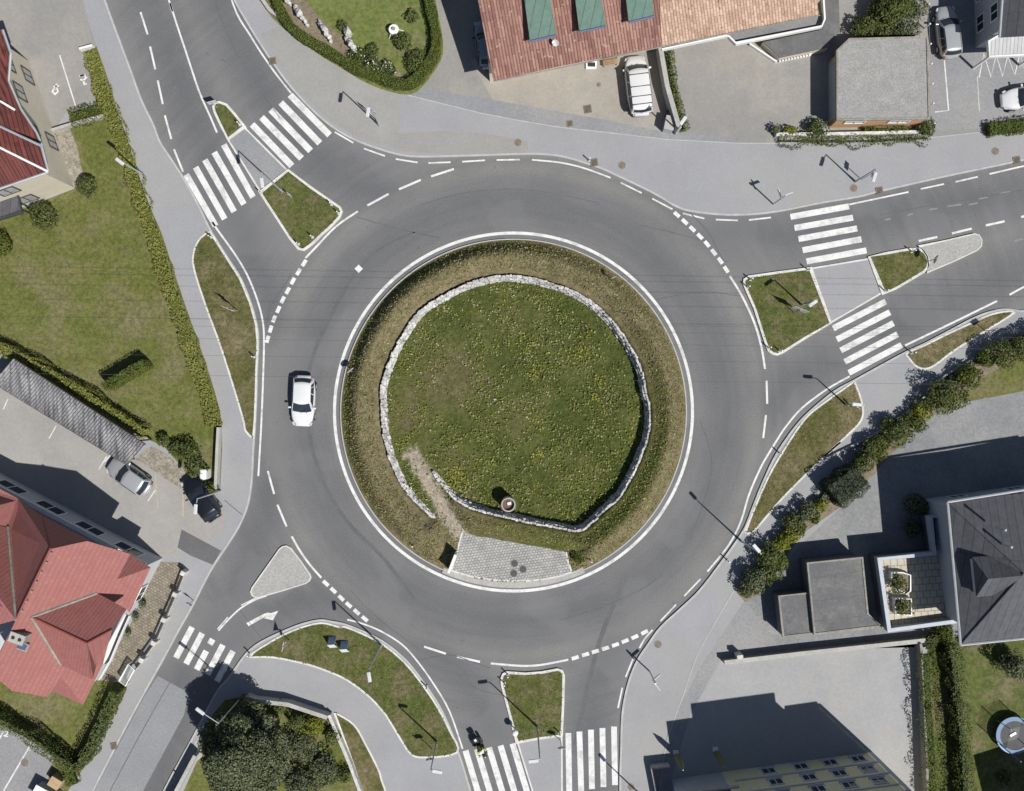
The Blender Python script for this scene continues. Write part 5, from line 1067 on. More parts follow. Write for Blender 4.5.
# ---------------------------------------------------------------- walls and fences
def wall(pts, wd, h, label, m='concrete', name='wall', cap=True, z0=0):
    if cap:
        r = empty(name, (0, 0, 0), 0, label, 'wall'); MB().band(XY(pts), wd, z0, h).build('masonry', M[m], r); MB().band(XY(pts), wd + .08, h + .002, h + .07).build('coping', M['concrete'], r); return r
    return tag(MB().band(XY(pts), wd, z0, h).build(name, M[m]), label, 'wall')
wall([(722, 659.5), (799, 650.5), (926, 637)], .28, .95, 'long low wall across the yard south of the flat roofed garages', 'conc_dark')
c = W(740, 657, 1.2); tag(MB().box(c.x, c.y, .65, .5, .35, 1.3, .1, .02).build('utility_box', M['stone']), 'small pale box standing against the long low yard wall', 'box')
wall([(915, 640), (917, 665), (918, 677), (922, 791), (927, 900)], .2, 1.25, 'straight retaining wall below the hedges at the lower right', 'conc_dark', cap=False)
wall([(774, 136.5), (830, 136), (918, 134)], .26, .75, 'low white wall in front of the gravel roofed garage', 'stone', cap=False)
wall([(657, 52), (664, 92), (676, 134)], .3, 1.7, 'grey wall between the white van and the narrow hedge', 'concrete')
wall([(221.8, 427), (220.5, 452), (219, 488)], .16, 1.0, 'thin wall between the western lawn corner and the footpath', 'concrete')
wall([(331, 712), (352, 762), (364, 795), (400, 980)], .26, .9, 'straight pale garden wall right of the yew garden', 'stone', cap=False)
wall([(249, 693), (259, 696.5), (291, 700), (330, 713)], .25, 1.2, 'shaded bluish garden wall curving along the footpath by the yew', 'concrete')
wall([(200, 750), (176, 795), (80, 980)], .22, 1.3, 'low wall at the left of the yew garden by the road', 'concrete')
wall(z5(824, 300, (0, 785), (240, 670), (440, 530), (590, 375), (720, 300), (850, 215), (1100, 130)), .16, .35, 'low kerb wall between the eastern footpath and the bushes', 'concrete', cap=False)
wall(z5(180, 0, (400, -60), (408, 0), (450, 60), (520, 112)), .28, .6, 'short curved pale wall at the end of the rock garden hedge', 'concrete', cap=False)
wall(z5(0, 0, (265, 655), (380, 620), (525, 582)), .22, .7, 'short grey wall between the bike bays and the western lawn', 'concrete', cap=False)
wall(z5(0, 0, (405, 252), (470, 235)), .18, .6, 'short white wall end at the top of the low yellow hedge', 'white', cap=False)
FN = bld('fence', 155, 625, 'low wall with iron railings and dark pillars in front of the red roofed house', 'fence')
fl = [(187, 571), (179, 592), (168, 617), (158, 640), (146, 657), (138, 668)]
MB().band(XY(fl), .18, 0, .45).build('base_wall', M['concrete'], FN); MB().band(XY(fl), .06, .8, 1.0).build('rail', M['dark_metal'], FN)
b = MB()
for (x0, y0), (x1, y1) in zip(fl[:-1], fl[1:]):
    for k in range(14): c = W(x0 + (x1 - x0) * k / 14, y0 + (y1 - y0) * k / 14); b.box(c.x, c.y, .75, .03, .03, .6)
b.build('railing_bars', M['dark_metal'], FN)
for p in fl[:-1]: c = W(*p); MB().box(c.x, c.y, .6, .38, .38, 1.2, -.45, .03).build('pillar', M['stone'], FN)
ga_ = bld('gate', 127, 674, 'white metal garden gate at the lower end of the railing fence', 'gate')
q = XY(z5(0, 600, (590, 400), (635, 318), (665, 345), (620, 425)), 1.0); MB().band(q, .07, .95, 1.05, True).build('frame', M['white'], ga_)
b = MB()
for k in range(9): b.band([tuple(Vector(q[0]).lerp(Vector(q[3]), k / 8)), tuple(Vector(q[1]).lerp(Vector(q[2]), k / 8))], .03, .9, .94)
b.build('bars', M['steel'], ga_)
for p in (q[0], q[1], q[2], q[3]): MB().box(p[0], p[1], .5, .08, .08, 1.0).build('post', M['white'], ga_)
# wire fence top right beside the dark car
WF = bld('fence', 930, 60, 'row of thin posts with wire along the gravel roofed garage', 'fence')
for i in range(7):
    c = W(928 + i * .9, 5 + i * 19.8, 1); b = MB(); b.tube((c.x, c.y, 0), (c.x, c.y, 1.2), .05); b.ball((c.x, c.y, 1.22), .08); b.build('post', M['white'], WF)
MB().tube(W(928, 5, 1) + Vector((0, 0, 0)), W(934, 124, 1), .012).build('wire', M['steel'], WF)
# ---------------------------------------------------------------- vehicles
STY = {  # windscreen base, roof front, roof rear, rear glass base (fractions of length from the middle, front positive), bonnet height, belt height
    'hatch': (.235, .06, -.36, -.465, .86, .98), 'wagon': (.25, .08, -.42, -.485, .84, .98), 'van': (.335, .215, -.455, -.487, 1.02, 1.12), 'sedan': (.22, .05, -.24, -.36, .80, .93)}
def grid(fn, nu, nv, u0=-1, u1=1, v0=0, v1=1, push=0.):
    pts = [[Vector(fn(u0 + (u1 - u0) * i / nu, v0 + (v1 - v0) * j / nv)) for i in range(nu + 1)] for j in range(nv + 1)]
    return pts
def addgrid(b, pts, push=0., ref=None, flip=False):
    nv, nu = len(pts) - 1, len(pts[0]) - 1
    N = [[None] * (nu + 1) for _ in range(nv + 1)]
    for j in range(nv + 1):
        for i in range(nu + 1):
            a = pts[j][min(i + 1, nu)] - pts[j][max(i - 1, 0)]; c = pts[min(j + 1, nv)][i] - pts[max(j - 1, 0)][i]; n = a.cross(c).normalized()
            if ref is not None and n.dot(pts[j][i] - ref) < 0: n = -n
            N[j][i] = n
    V = [[b.bm.verts.new(pts[j][i] + N[j][i] * push) for i in range(nu + 1)] for j in range(nv + 1)]
    for j in range(nv):
        for i in range(nu):
            f = b.bm.faces.new((V[j][i], V[j][i + 1], V[j + 1][i + 1], V[j + 1][i])); f.normal_update()
            if ref is not None and f.normal.dot(f.calc_center_median() - ref) < 0: f.normal_flip()
    return V
def car(px, py, dirpx, L, Wd, H, paint, sty, label, rails=False, name='parked_car', group=None, cat='car', light_h=.7):
    rz = math.atan2(-dirpx[1], dirpx[0]); c = W(px, py); root = empty(name, (c.x, c.y, PZ if name == 'parked_car' else .0), rz, label, cat, group)
    xw, xf, xr, xb, hb, belt = STY[sty]; P = M[paint]
    # body shell
    b = MB(); ns = 30; rings = []
    def tap(t):
        a = abs(t) * 2; return max(.66, (1 - .93 * min(a, 1) ** 5) ** .5) * (1 - (.06 if t > 0 else .04) * a * a)
    def ztop(t):
        if t > xw: k = (t - xw) / (.5 - xw); return belt - (belt - hb) * min(1, k * 1.6) ** .8 * .6 - (hb - .62) * k ** 2.6 - .02
        if t < xb + .02: k = (xb + .02 - t) / (.5 + xb + .02 + 1e-6); return belt - .12 * min(k, 1) ** 1.5
        return belt
    for i in range(ns + 1):
        t = -.5 + i / ns; t = .5 * math.sin(t * math.pi) * .35 + t * .65; w2 = Wd / 2 * tap(t); zt = ztop(t); e_ = (abs(t) * 2) ** 6
        zb = .22 + .12 * e_
        sec = [(0, zb), (.8, zb), (.95, zb + .06), (1.0, zb + .22), (1.0, .58), (.985, zt - .16), (.93, zt - .05), (.80, zt), (.45, zt + .025), (0, zt + .03)]
        x = t * L
        rg = [b.bm.verts.new((x, w2 * y, z)) for y, z in sec] + [b.bm.verts.new((x, -w2 * y, z)) for y, z in sec[-2:0:-1]]
        rings.append(rg)
    n = len(rings[0])
    for i in range(ns):
        for j in range(n): b.bm.faces.new((rings[i][j], rings[i + 1][j], rings[i + 1][(j + 1) % n], rings[i][(j + 1) % n]))
    b.bm.faces.new(rings[0]); b.bm.faces.new(rings[-1][::-1]); bmesh.ops.recalc_face_normals(b.bm, faces=b.bm.faces)
    body = b.build('body', P, root, True)
    # cabin
    wb, wt = Wd / 2 * .90, Wd / 2 * (.80 if sty == 'van' else .72); z0, z1 = belt - .02, H - .05
    X = lambda f: f * L
    ref = Vector(((X(xw) + X(xb)) / 2, 0, (z0 + z1) / 2 - .1))
    front = lambda u, v: (X(xw) + (X(xf) - X(xw)) * v + (.16 * (1 - u * u) - .16) * 1, u * (wb + (wt - wb) * v), z0 + (z1 - z0) * v + .04 * math.sin(v * math.pi))
    rear = lambda u, v: (X(xb) + (X(xr) - X(xb)) * v - (.10 * (1 - u * u) - .10), u * (wb + (wt - wb) * v), z0 + (z1 - z0) * v + .03 * math.sin(v * math.pi))
    fx = lambda v: front(1, v)[0]; rx = lambda v: rear(1, v)[0]
    side = lambda sg: (lambda u, v: ((fx(v) + rx(v)) / 2 + u * (fx(v) - rx(v)) / 2, sg * ((wb + (wt - wb) * v) + .05 * (1 - u * u) * (1 - v) + .03 * math.sin(v * math.pi)), z0 + (z1 - z0) * v + .02 * math.sin(v * math.pi)))
    roof = lambda u, v: ((front(u, 1)[0]) * v + rear(u, 1)[0] * (1 - v), u * wt, z1 + .055 * (1 - u * u) ** .8 * (1 if 0 < v < 1 else .0) + .05 * math.sin(v * math.pi) ** .6 * (1 - .4 * u * u))
    cb = MB()
    for fn in (front, rear, side(1), side(-1)): addgrid(cb, grid(fn, 10, 5), 0, ref)
    addgrid(cb, grid(roof, 10, 14), 0, Vector((ref.x, 0, 0)))
    bmesh.ops.remove_doubles(cb.bm, verts=cb.bm.verts, dist=.004); cb.build('roof', P, root, True)
    def glass(nm, fn, *r):
        g_ = MB(); addgrid(g_, grid(fn, 10, 5, *r), .014, ref); o = g_.build(nm, M['glass'], root, True); return o
    glass('windscreen', front, -.93, .93, .03, .94); glass('rear_window', rear, -.88, .88, .22 if sty != 'van' else .35, .93)
    for sg in (1, -1):
        sf = side(sg)
        if sty == 'van': ranges = ((.42, .90), (-.25, .36), (-.88, -.31))
        elif sty == 'sedan': ranges = ((.02, .80), (-.78, -.04))
        else: ranges = ((.05, .84), (-.52, -.01), (-.84, -.57))
        for r0, r1 in ranges: glass('side_window', sf, r0, r1, .14, .90)
    # bonnet seam and bumper details
    b = MB(); b.box(X(.487), 0, .47, .05, Wd * .52, .13, bev=.01); b.build('grille', M['rubber'], root)
    for sg in (1, -1):
        b = MB(); b.box(X(.45), sg * Wd * .375, light_h - .02, .30, .16, .12, sg * -.5, .04, ry=.2); b.build('headlight', M['clear_light'], root)
        b = MB(); b.box(X(-.474), sg * Wd * .33, .78, .09, .17, .14, sg * .3, .03); b.build('tail_light', M['red_light'], root)
        b = MB(); b.box(X(xw) - .42, sg * (Wd / 2 + .07), belt + .04, .14, .24, .15, sg * -.15, .03); b.build('wing_mirror', P if 'white' in paint or 'silver' in paint else M['black_cloth'], root)
        for xx in (.30, -.29):
            w_ = MB(); w_.tube((X(xx), sg * (Wd / 2 - .21), .32), (X(xx), sg * (Wd / 2 + .004), .32), .32, .32, 20); wo = w_.build('wheel', M['rubber'], root, False)
            MB().tube((X(xx), sg * (Wd / 2 - .1), .32), (X(xx), sg * (Wd / 2 + .012), .32), .2, .2, 12).build('rim', M['steel'], wo)
    b = MB(); b.box(X(-.497), 0, .62, .03, .52, .12); b.build('number_plate', M['white'], root)
    for k in (.32, -.1): b = MB(); b.tube((X(xw) + .02, k, belt + .05), (X(xw) - .30, k + .45, belt + .26), .012, .012, 5); b.build('wiper', M['rubber'], root)
    if rails:
        for k in (.12, -.08, -.24, -.37):
            b = MB(); b.box(X(k), 0, H + .07, .05, wt * 1.9, .04); 
            for sg in (1, -1): b.box(X(k), sg * wt * .93, H + .02, .08, .05, .1)
            b.build('roof_bar', M['dark_metal'], root)
    elif sty in ('wagon',):
        for sg in (1, -1): b = MB(); b.tube((X(.02), sg * wt * .93, H + .04), (X(-.38), sg * wt * .93, H + .04), .02, .02, 6); b.build('roof_rail', M['steel'], root)
    return root
car(305, 400.8, (-2.2, 50), 4.2, 1.92, 1.48, 'car_white', 'hatch', 'white hatchback driving round the left side of the roundabout', name='car')
car(637, 88.5, (-7, -58), 5.0, 1.98, 1.9, 'car_white', 'van', 'white van with four dark roof bars parked beside the grey wall', rails=True, cat='van', name='parked_van')
car(486.5, 47.5, (-6, -45), 4.0, 1.75, 1.5, 'car_blue', 'hatch', 'grey blue car half hidden under the brown roof edge')
car(944, 35.5, (-6, -50), 4.3, 1.82, 1.5, 'car_silver', 'wagon', 'silver grey estate car in the shade at the top right')
car(1023, 100.5, (-50, 5), 4.3, 1.82, 1.48, 'car_white', 'hatch', 'white car cut off by the right edge of the photo')
car(133, 476, (-40, -28), 3.95, 1.78, 1.48, 'car_silver', 'hatch', 'silver car parked beside the end of the carport')
car(204.5, 497.5, (-22, -32), 4.15, 1.80, 1.45, 'car_black', 'hatch', 'black car parked below the round bushes')

# ---------------------------------------------------------------- motorcycle and rider
def moto():
    c = W(481, 745); rz = math.atan2(-19, 10.5); root = empty('motorcycle', (c.x, c.y, .008), rz, 'dark motorcycle ridden onto the southern zebra crossing', 'motorcycle')
    for x in (.76, -.70):
        w_ = MB().torus((x, 0, .32), .25, .065, 'Y').build('wheel', M['rubber'], root, True)
        b = MB(); b.tube((x, -.05, .32), (x, .05, .32), .06)
        for k in range(6): a = k * 1.047; b.tube((x, 0, .32), (x + .22 * math.cos(a), 0, .32 + .22 * math.sin(a)), .012, .012, 5)
        b.build('rim', M['steel'], w_)
    b = MB(); b.ball((.18, 0, .82), .22, 2, (1.4, .75, .75)); b.build('tank', M['white'], root, True)
    b = MB(); b.box(.02, 0, .5, .5, .3, .36, 0, .05); b.tube((.35, 0, .8), (-.5, 0, .55), .04); b.tube((-.3, .0, .45), (-.7, 0, .32), .035); b.build('engine', M['dark_metal'], root)
    b = MB(); b.box(-.35, 0, .84, .65, .28, .12, 0, .04); b.build('seat', M['black_cloth'], root)
    b = MB(); b.box(.62, 0, .86, .3, .36, .3, 0, .09, ry=.5); b.build('fairing', M['black_cloth'], root)
    b = MB()
    for sg in (1, -1): b.tube((.76, sg * .1, .32), (.5, sg * .1, .95), .028)
    b.build('fork', M['steel'], root)
    MB().tube((.42, -.38, 1.02), (.42, .38, 1.02), .018).tube((.42, -.38, 1.02), (.36, -.44, 1.02), .022).tube((.42, .38, 1.02), (.36, .44, 1.02), .022).build('handlebar', M['dark_metal'], root)
    for sg in (1, -1): b = MB(); b.tube((.45, sg * .25, 1.02), (.47, sg * .33, 1.18), .01); b.box(.47, sg * .35, 1.2, .03, .13, .08); b.build('mirror', M['dark_metal'], root)
    MB().ball((.78, 0, .86), .09).build('headlight', M['clear_light'], root, True)
    b = MB(); b.box(-.86, 0, .98, .42, .46, .34, 0, .07); b.build('top_case', M['black_cloth'], root); MB().box(-.88, 0, 1.155, .2, .18, .02).build('case_badge', M['white'], root)
    for sg in (1, -1): b = MB(); b.box(-.55, sg * .32, .6, .5, .18, .32, 0, .05); b.build('pannier', M['black_cloth'], root)
    MB().box(-.95, 0, .72, .05, .2, .08).build('tail_light', M['red_light'], root)
    MB().box(.76, 0, .62, .36, .12, .03, 0, .01).build('mudguard', M['black_cloth'], root)
    return c, rz
mc, mrz = moto()
def rider(c, rz):
    root = empty('person', (c.x, c.y, .008), rz, 'person in yellow high visibility jacket and white helmet riding the motorcycle', 'person')
    J = dict(pel=(-.28, 0, .98, .155), sp=(-.2, 0, 1.2, .15), ch=(-.08, 0, 1.42, .17), nk=(-.02, 0, 1.58, .07), hd=(.03, 0, 1.70, .085))
    idx = {}; vs = []; es = []; rs = []
    def ad(k, p, r): idx[k] = len(vs); vs.append(p); rs.append(r)
    for k, q in J.items(): ad(k, q[:3], q[3])
    es += [(0, 1), (1, 2), (2, 3), (3, 4)]
    for sg, s_ in ((1, 'l'), (-1, 'r')):
        ad(s_ + 'sh', (-.06, sg * .21, 1.48), .075); ad(s_ + 'el', (.12, sg * .33, 1.22), .052); ad(s_ + 'wr', (.35, sg * .33, 1.07), .036); ad(s_ + 'ha', (.42, sg * .33, 1.05), .04)
        ad(s_ + 'hi', (-.26, sg * .12, .93), .11); ad(s_ + 'kn', (.14, sg * .23, .78), .075); ad(s_ + 'an', (-.14, sg * .20, .38), .05); ad(s_ + 'to', (.06, sg * .21, .32), .045)
        for a, b_ in (('ch', s_ + 'sh'), (s_ + 'sh', s_ + 'el'), (s_ + 'el', s_ + 'wr'), (s_ + 'wr', s_ + 'ha'), ('pel', s_ + 'hi'), (s_ + 'hi', s_ + 'kn'), (s_ + 'kn', s_ + 'an'), (s_ + 'an', s_ + 'to')): es.append((idx[a], idx[b_]))
    def skin(name, m, infl, keep=None):
        me = bpy.data.meshes.new(name); me.from_pydata(vs, [e for e in es if keep is None or (e[0] in keep and e[1] in keep)], [])
        o = link(name, me, m, root); sk_ = o.modifiers.new('skin', 'SKIN')
        for v, r in zip(me.skin_vertices[0].data, rs): v.radius = (r + infl, r + infl)
        me.skin_vertices[0].data[0].use_root = True
        o.modifiers.new('sub', 'SUBSURF').levels = 2; o.modifiers['sub'].render_levels = 2; return o
    skin('body', M['black_cloth'], 0)
    jv = [(-.24, 0, 1.06), (-.2, 0, 1.2), (-.08, 0, 1.42), (-.05, 0, 1.50)]; jr = [.17, .17, .185, .12]
    je = [(0, 1), (1, 2), (2, 3)]
    for sg in (1, -1):
        o_ = len(jv); jv += [(-.06, sg * .21, 1.48), (.12, sg * .33, 1.22), (.31, sg * .33, 1.09)]; jr += [.09, .065, .05]; je += [(2, o_), (o_, o_ + 1), (o_ + 1, o_ + 2)]
    me = bpy.data.meshes.new('jacket'); me.from_pydata(jv, je, []); o = link('jacket', me, M['vest'], root); o.modifiers.new('skin', 'SKIN')
    for v, r in zip(me.skin_vertices[0].data, jr): v.radius = (r, r)
    me.skin_vertices[0].data[0].use_root = True; s_ = o.modifiers.new('sub', 'SUBSURF'); s_.levels = s_.render_levels = 2
    h = MB().ball((.03, 0, 1.72), .145, 3, (1.1, .95, 1.0)).build('helmet', M['white'], root, True)
    MB().box(.15, 0, 1.70, .06, .2, .09, 0, .02).build('visor', M['glass'], h)
    for sg in (1, -1):
        g_ = MB()
        for k in range(4): g_.tube((.44, sg * (.29 + k * .025), 1.05), (.47, sg * (.29 + k * .025), 1.01), .011, .009, 6)
        g_.tube((.42, sg * .28, 1.04), (.44, sg * .27, 1.0), .012, .01, 6); g_.ball((.42, sg * .33, 1.045), .045, 2, (1, 1, .5)); g_.build('glove', M['black_cloth'], root)
    for sg in (1, -1): MB().box(.02, sg * .21, .30, .28, .1, .09, 0, .03).build('boot', M['black_cloth'], root)
rider(mc, mrz)

# ---------------------------------------------------------------- street lamps
M['lamp_grey'] = mat('lamp_housing', (.58, .59, .60), (.5, .51, .52), 2, .1, rough=.5)
def lamp(base, head, h, label, z0=PZ):
    A = W(*base); B = W(head[0], head[1], h); root = empty('street_lamp', (A.x, A.y, z0), 0, label, 'street lamp', 'street lamps around the roundabout')
    d = Vector((B.x - A.x, B.y - A.y, 0)); L_ = d.length
    MB().tube((0, 0, -.05), (0, 0, .9), .10, .09, 12).tube((0, 0, .85), (0, 0, h - .25), .075, .045, 12).build('pole', M['steel'], root)
    if L_ < .35: d = Vector((-A.x, -A.y, 0)).normalized() * .35 if L_ < .05 else d.normalized() * .35
    e_ = Vector((d.x, d.y, 0)); u = e_.normalized()
    MB().tube((0, 0, h - .27), e_ + Vector((0, 0, h - .03)), .04, .03, 8).build('arm', M['steel'], root)
    rz = math.atan2(u.y, u.x); c = e_ + u * .15
    MB().box(c.x, c.y, h, .78, .28, .12, rz, .05).build('lamp_head', M['lamp_grey'], root)
    MB().box(c.x, c.y, h - .075, .5, .24, .03, rz).build('lamp_glass', M['clear_light'], root)
    return root
lamp((143, 174.5), (118, 160), 5.9, 'street lamp on the western footpath near the cream house')
lamp((283, 192), (262, 181), 7.4, 'street lamp on the north western grass island by the zebra crossings')
lamp((380, 126), (368.5, 110.5), 6.2, 'street lamp on the wide pavement below the curved garden hedge')
lamp((675, 134.5), (684, 119.3), 6.0, 'street lamp at the end of the grey wall behind the white van')
lamp((801, 305), (816, 301), 4.6, 'street lamp on the eastern grass island')
lamp((855, 182), (874.6, 175.4), 5.0, 'street lamp on the northern pavement right of the zebra crossing')
lamp((845, 404.6), (858.5, 404.6), 4.7, 'street lamp on the eastern verge below the lower zebra crossing')
lamp((741, 541), (757.5, 549.5), 6.9, 'tall street lamp beside the eastern footpath, leaning over the bushes in view')
lamp((537.3, 726), (538.5, 760), 7.8, 'street lamp on the southern grass island')
lamp((381.7, 644.6), (368.5, 671), 7.8, 'street lamp behind the two info boards on the south western verge')
lamp((437, 741), (434, 770.6), 6.5, 'street lamp at the lower tip of the south western verge')
lamp((647, 800), (655, 830), 6.5, 'street lamp just below the bottom edge on the south eastern pavement')
lamp((242, 697), (202, 712), 6.9, 'street lamp with a long arm over the road beside the large yew')
lamp((221, 491), (196, 507), 6.5, 'street lamp whose head hangs above the black car')

# ---------------------------------------------------------------- delineators and signs
def post(px, py, label, h=.95, z0=.12, ang=0.):
    c = W(px, py); root = empty('marker_post', (c.x, c.y, z0), ang, label, 'marker post', 'small marker posts at island corners')
    MB().tube((0, 0, -.05), (0, 0, h), .055, .055, 10).build('post', M['white'], root); MB().tube((0, 0, h * .72), (0, 0, h * .9), .058, .058, 10).build('reflector', M['dark_metal'], root)
    MB().box(0, 0, .02, .22, .22, .05).build('base', M['concrete'], root)
    return root
for q, lab in (((240.5, 125.4), 'white marker post at the tip of the small north western island'), ((262, 193.5), 'white marker post at the left corner of the north western island'), ((332, 205), 'upper white marker post at the right corner of the north western island'), ((339, 213.8), 'lower white marker post at the right corner of the north western island'), ((313, 237.5), 'white marker post on the lower right kerb of the north western island'), ((299, 244.5), 'white marker post at the bottom tip of the north western island'),
               ((212, 237.5), 'white marker post at the top of the western verge'), ((255, 357), 'white marker post on the kerb of the western verge left of the white car'), ((750, 280), 'upper marker post at the top left corner of the eastern island'), ((747, 287.5), 'lower marker post at the top left corner of the eastern island'), ((807, 270), 'marker post at the top right corner of the eastern island'), ((768, 348), 'left marker post at the bottom corner of the eastern island'), ((779, 351), 'right marker post at the bottom corner of the eastern island'),
               ((911, 252), 'marker post on the small eastern island'), ((884, 291), 'marker post at the lower left corner of the small eastern island'), ((911, 353), 'marker post at the left end of the narrow eastern verge'), ((508, 674), 'upper marker post at the top left of the southern island'), ((504.5, 682.5), 'lower marker post at the top left of the southern island'), ((559.5, 732), 'marker post at the bottom right of the southern island'),
               ((427, 686), 'marker post on the kerb of the south western verge'), ((375, 638.5), 'marker post on the kerb beside the lamp with the long shadow'), ((250.5, 653), 'marker post at the left tip of the south western verge'), ((779, 453), 'marker post on the kerb of the south eastern verge'), ((727, 560), 'marker post on the pavement edge left of the tall lamp'), ((590.5, 559.5), 'marker post on the island bank right of the paved apron'), ((589, 161), 'small post beside the drain on the northern pavement'), ((413.5, 545), 'marker post on the bank at the lower left of the roundabout')):
    post(*q, lab, z0=.12 if q not in ((590.5, 559.5),) else .5)
M['plate_back'] = mat('plate_back', (.55, .56, .57), (.5, .51, .52), 2, 0, rough=.4)
def plate(kind, r=.35):
    b = MB()
    if kind == 'round': b.tube((0, -.012, 0), (0, .012, 0), r, r, 24)
    elif kind == 'tri':
        v = [Vector((r * 1.15 * math.cos(a), 0, r * 1.15 * math.sin(a))) for a in (math.pi / 2 + math.pi, math.pi / 2 + math.pi + 2.0944, math.pi / 2 + math.pi - 2.0944)]
        f = [b.bm.verts.new(p + Vector((0, -.012, 0))) for p in v]; k = [b.bm.verts.new(p + Vector((0, .012, 0))) for p in v]
        b.bm.faces.new(f); b.bm.faces.new(k[::-1])
        for i in range(3): b.bm.faces.new((f[i], k[i], k[(i + 1) % 3], f[(i + 1) % 3]))
        bmesh.ops.recalc_face_normals(b.bm, faces=b.bm.faces)
    elif kind == 'rect': b.box(0, 0, 0, r * 1.7, .025, r * 1.7, 0, .005)
    elif kind == 'arrow': b.box(0, 0, 0, 1.25, .03, .28, 0, .008)
    return b
def sign(px, py, h, plates, label, ang=0., z0=.12):
    """ang: compass of the plates' face in the photo plane, degrees; plates: (kind, height, material, r)"""
    c = W(px, py); fa = math.radians(ang)
    if math.sin(fa) * -c.x - math.cos(fa) * -c.y > 0: fa += math.pi
    root = empty('road_sign', (c.x, c.y, z0), fa, label, 'road sign')
    MB().tube((0, 0, -.05), (0, 0, h), .035, .035, 8).build('post', M['steel'], root)
    for k, (kd, z, m, r) in enumerate(plates):
        o = plate(kd, r).build('plate', M['plate_back'], root); o.location = (0, -.06, z)
        if kd != 'arrow': i_ = plate(kd, r * .86).build('face', M[m], o); i_.location = (0, -.014, 0)
    return root
sign(238, 311, 3.0, [('tri', 2.75, 'sign_red', .52), ('round', 1.95, 'sign_blue', .36)], 'give way sign with round sign on a tall post in the western verge', -25)
sign(353.5, 371.5, 1.1, [('round', .8, 'sign_blue', .36)], 'round keep right sign at the left edge of the central island', 40, .6)
sign(611, 281, 1.5, [('round', 1.2, 'sign_blue', .24)], 'round sign at the upper right edge of the central island bank', 25, .8)
sign(217.5, 108, 1.7, [('rect', 1.3, 'white', .42)], 'white square sign at the head of the small north western island', 15)
sign(292, 198, 1.5, [('rect', 1.2, 'white', .3)], 'small white sign below the lamp on the north western island', -40)
sign(793, 312.5, 2.2, [('rect', 1.9, 'sign_blue', .75)], 'large sign seen from above on the eastern grass island', -22)
sign(926, 262, 2.0, [('round', 1.7, 'sign_blue', .36)], 'round sign at the right end of the small eastern grass island', 70)
sign(984, 331, 2.0, [('rect', 1.7, 'white', .36)], 'square sign on the narrow eastern verge beside the footpath', 35)
sign(851, 407, 1.4, [('rect', 1.1, 'white', .33)], 'white sign below the lamp head on the south eastern verge', -50)
sign(377, 121, 3.0, [('rect', 2.6, 'white', .36)], 'white sign on the pavement beside the lamp below the garden hedge', -35)
sign(861, 180, 2.8, [('rect', 2.5, 'white', .36)], 'small square sign beside the lamp right of the north eastern zebra crossing', 80)
sign(432, 748, 2.6, [('rect', 2.3, 'sign_blue', .36)], 'sign on the lower tip of the south western verge', 10)
sign(290, 640, 2.4, [('tri', 2.1, 'sign_red', .42), ('rect', 1.3, 'white', .2)], 'triangular sign left of the two info boards', 80)
sign(560.5, 740, 1.9, [('round', 1.6, 'sign_blue', .32)], 'round sign by the kerb at the foot of the southern island', 5)
sign(194, 600.5, 1.4, [('rect', 1.1, 'white', .3)], 'small sign on the pavement edge before the lower left zebra crossing', -30)
def fingerpost(px, py, label, angs, h=3.2):
    c = W(px, py); root = empty('signpost', (c.x, c.y, PZ), 0, label, 'direction sign')
    MB().tube((0, 0, -.05), (0, 0, h), .06, .06, 10).build('post', M['steel'], root)
    for i, a in enumerate(angs):
        b = MB(); b.box(.35, 0, 0, .8, .04, .36, 0, .01); o = b.build('finger_board', M['white'], root); o.location = (-.1, 0, h - .3 - i * .7); o.rotation_euler.z = math.radians(a)
        MB().box(.35, -.024, 0, .62, .004, .13).build('lettering_band', M['sign_blue'], o)
fingerpost(773, 204.5, 'white finger post with stacked direction boards on the northern pavement', (20, 110), 3.8)
fingerpost(649.5, 671, 'white finger post with stacked direction boards on the south eastern pavement', (-50, 40), 3.6)
# keep-left globe on southern island
g_ = empty('beacon', (*W(515, 728)[:2], .14), 0, 'white round beacon at the lower left of the southern island', 'beacon'); MB().tube((0, 0, -.05), (0, 0, .9), .05).build('post', M['steel'], g_); MB().ball((0, 0, 1.05), .28).build('globe', M['white'], g_, True)
# info boards: two small A-frame boards
for q, lab, mm in (((333.5, 641.5), 'left of two small A-frame poster boards on the south western verge', 'a'), ((345.5, 646), 'right of two small A-frame poster boards on the south western verge', 'b')):
    c = W(*q); root = empty('poster_board', (c.x, c.y, .14), .08, lab, 'poster board', 'poster boards on the verge')
    pm1 = mat('poster_' + mm, (.55, .58, .62), (.22, .36, .62), 3.5, .2, 5)
    MB().box(0, .22, .56, .62, .03, 1.15, rx=.42).build('front_panel', pm1, root); MB().box(0, -.22, .56, .62, .03, 1.15, rx=-.42).build('back_panel', M['white'], root)
    b = MB()
    for sg in (1, -1): b.tube((sg * .3, .46, 0), (sg * .3, .0, 1.1), .02); b.tube((sg * .3, -.46, 0), (sg * .3, 0, 1.1), .02)
    b.build('frame', M['steel'], root)
# notice board on the apron
c0, c1 = W(456, 553), W(450.5, 567); md_ = (c0 + c1) / 2; rz_b = math.atan2(c1.y - c0.y, c1.x - c0.x)
nb = empty('notice_board', (md_.x, md_.y, .15), rz_b, 'upright white notice board at the left end of the paved apron', 'notice board')
MB().box(0, 0, 1.0, 1.6, .20, 1.6, 0, .02).build('panel', M['white'], nb); b = MB()
for sg in (1, -1): b.tube((sg * .65, 0, -.05), (sg * .65, 0, .5), .04)
b.build('leg', M['steel'], nb)
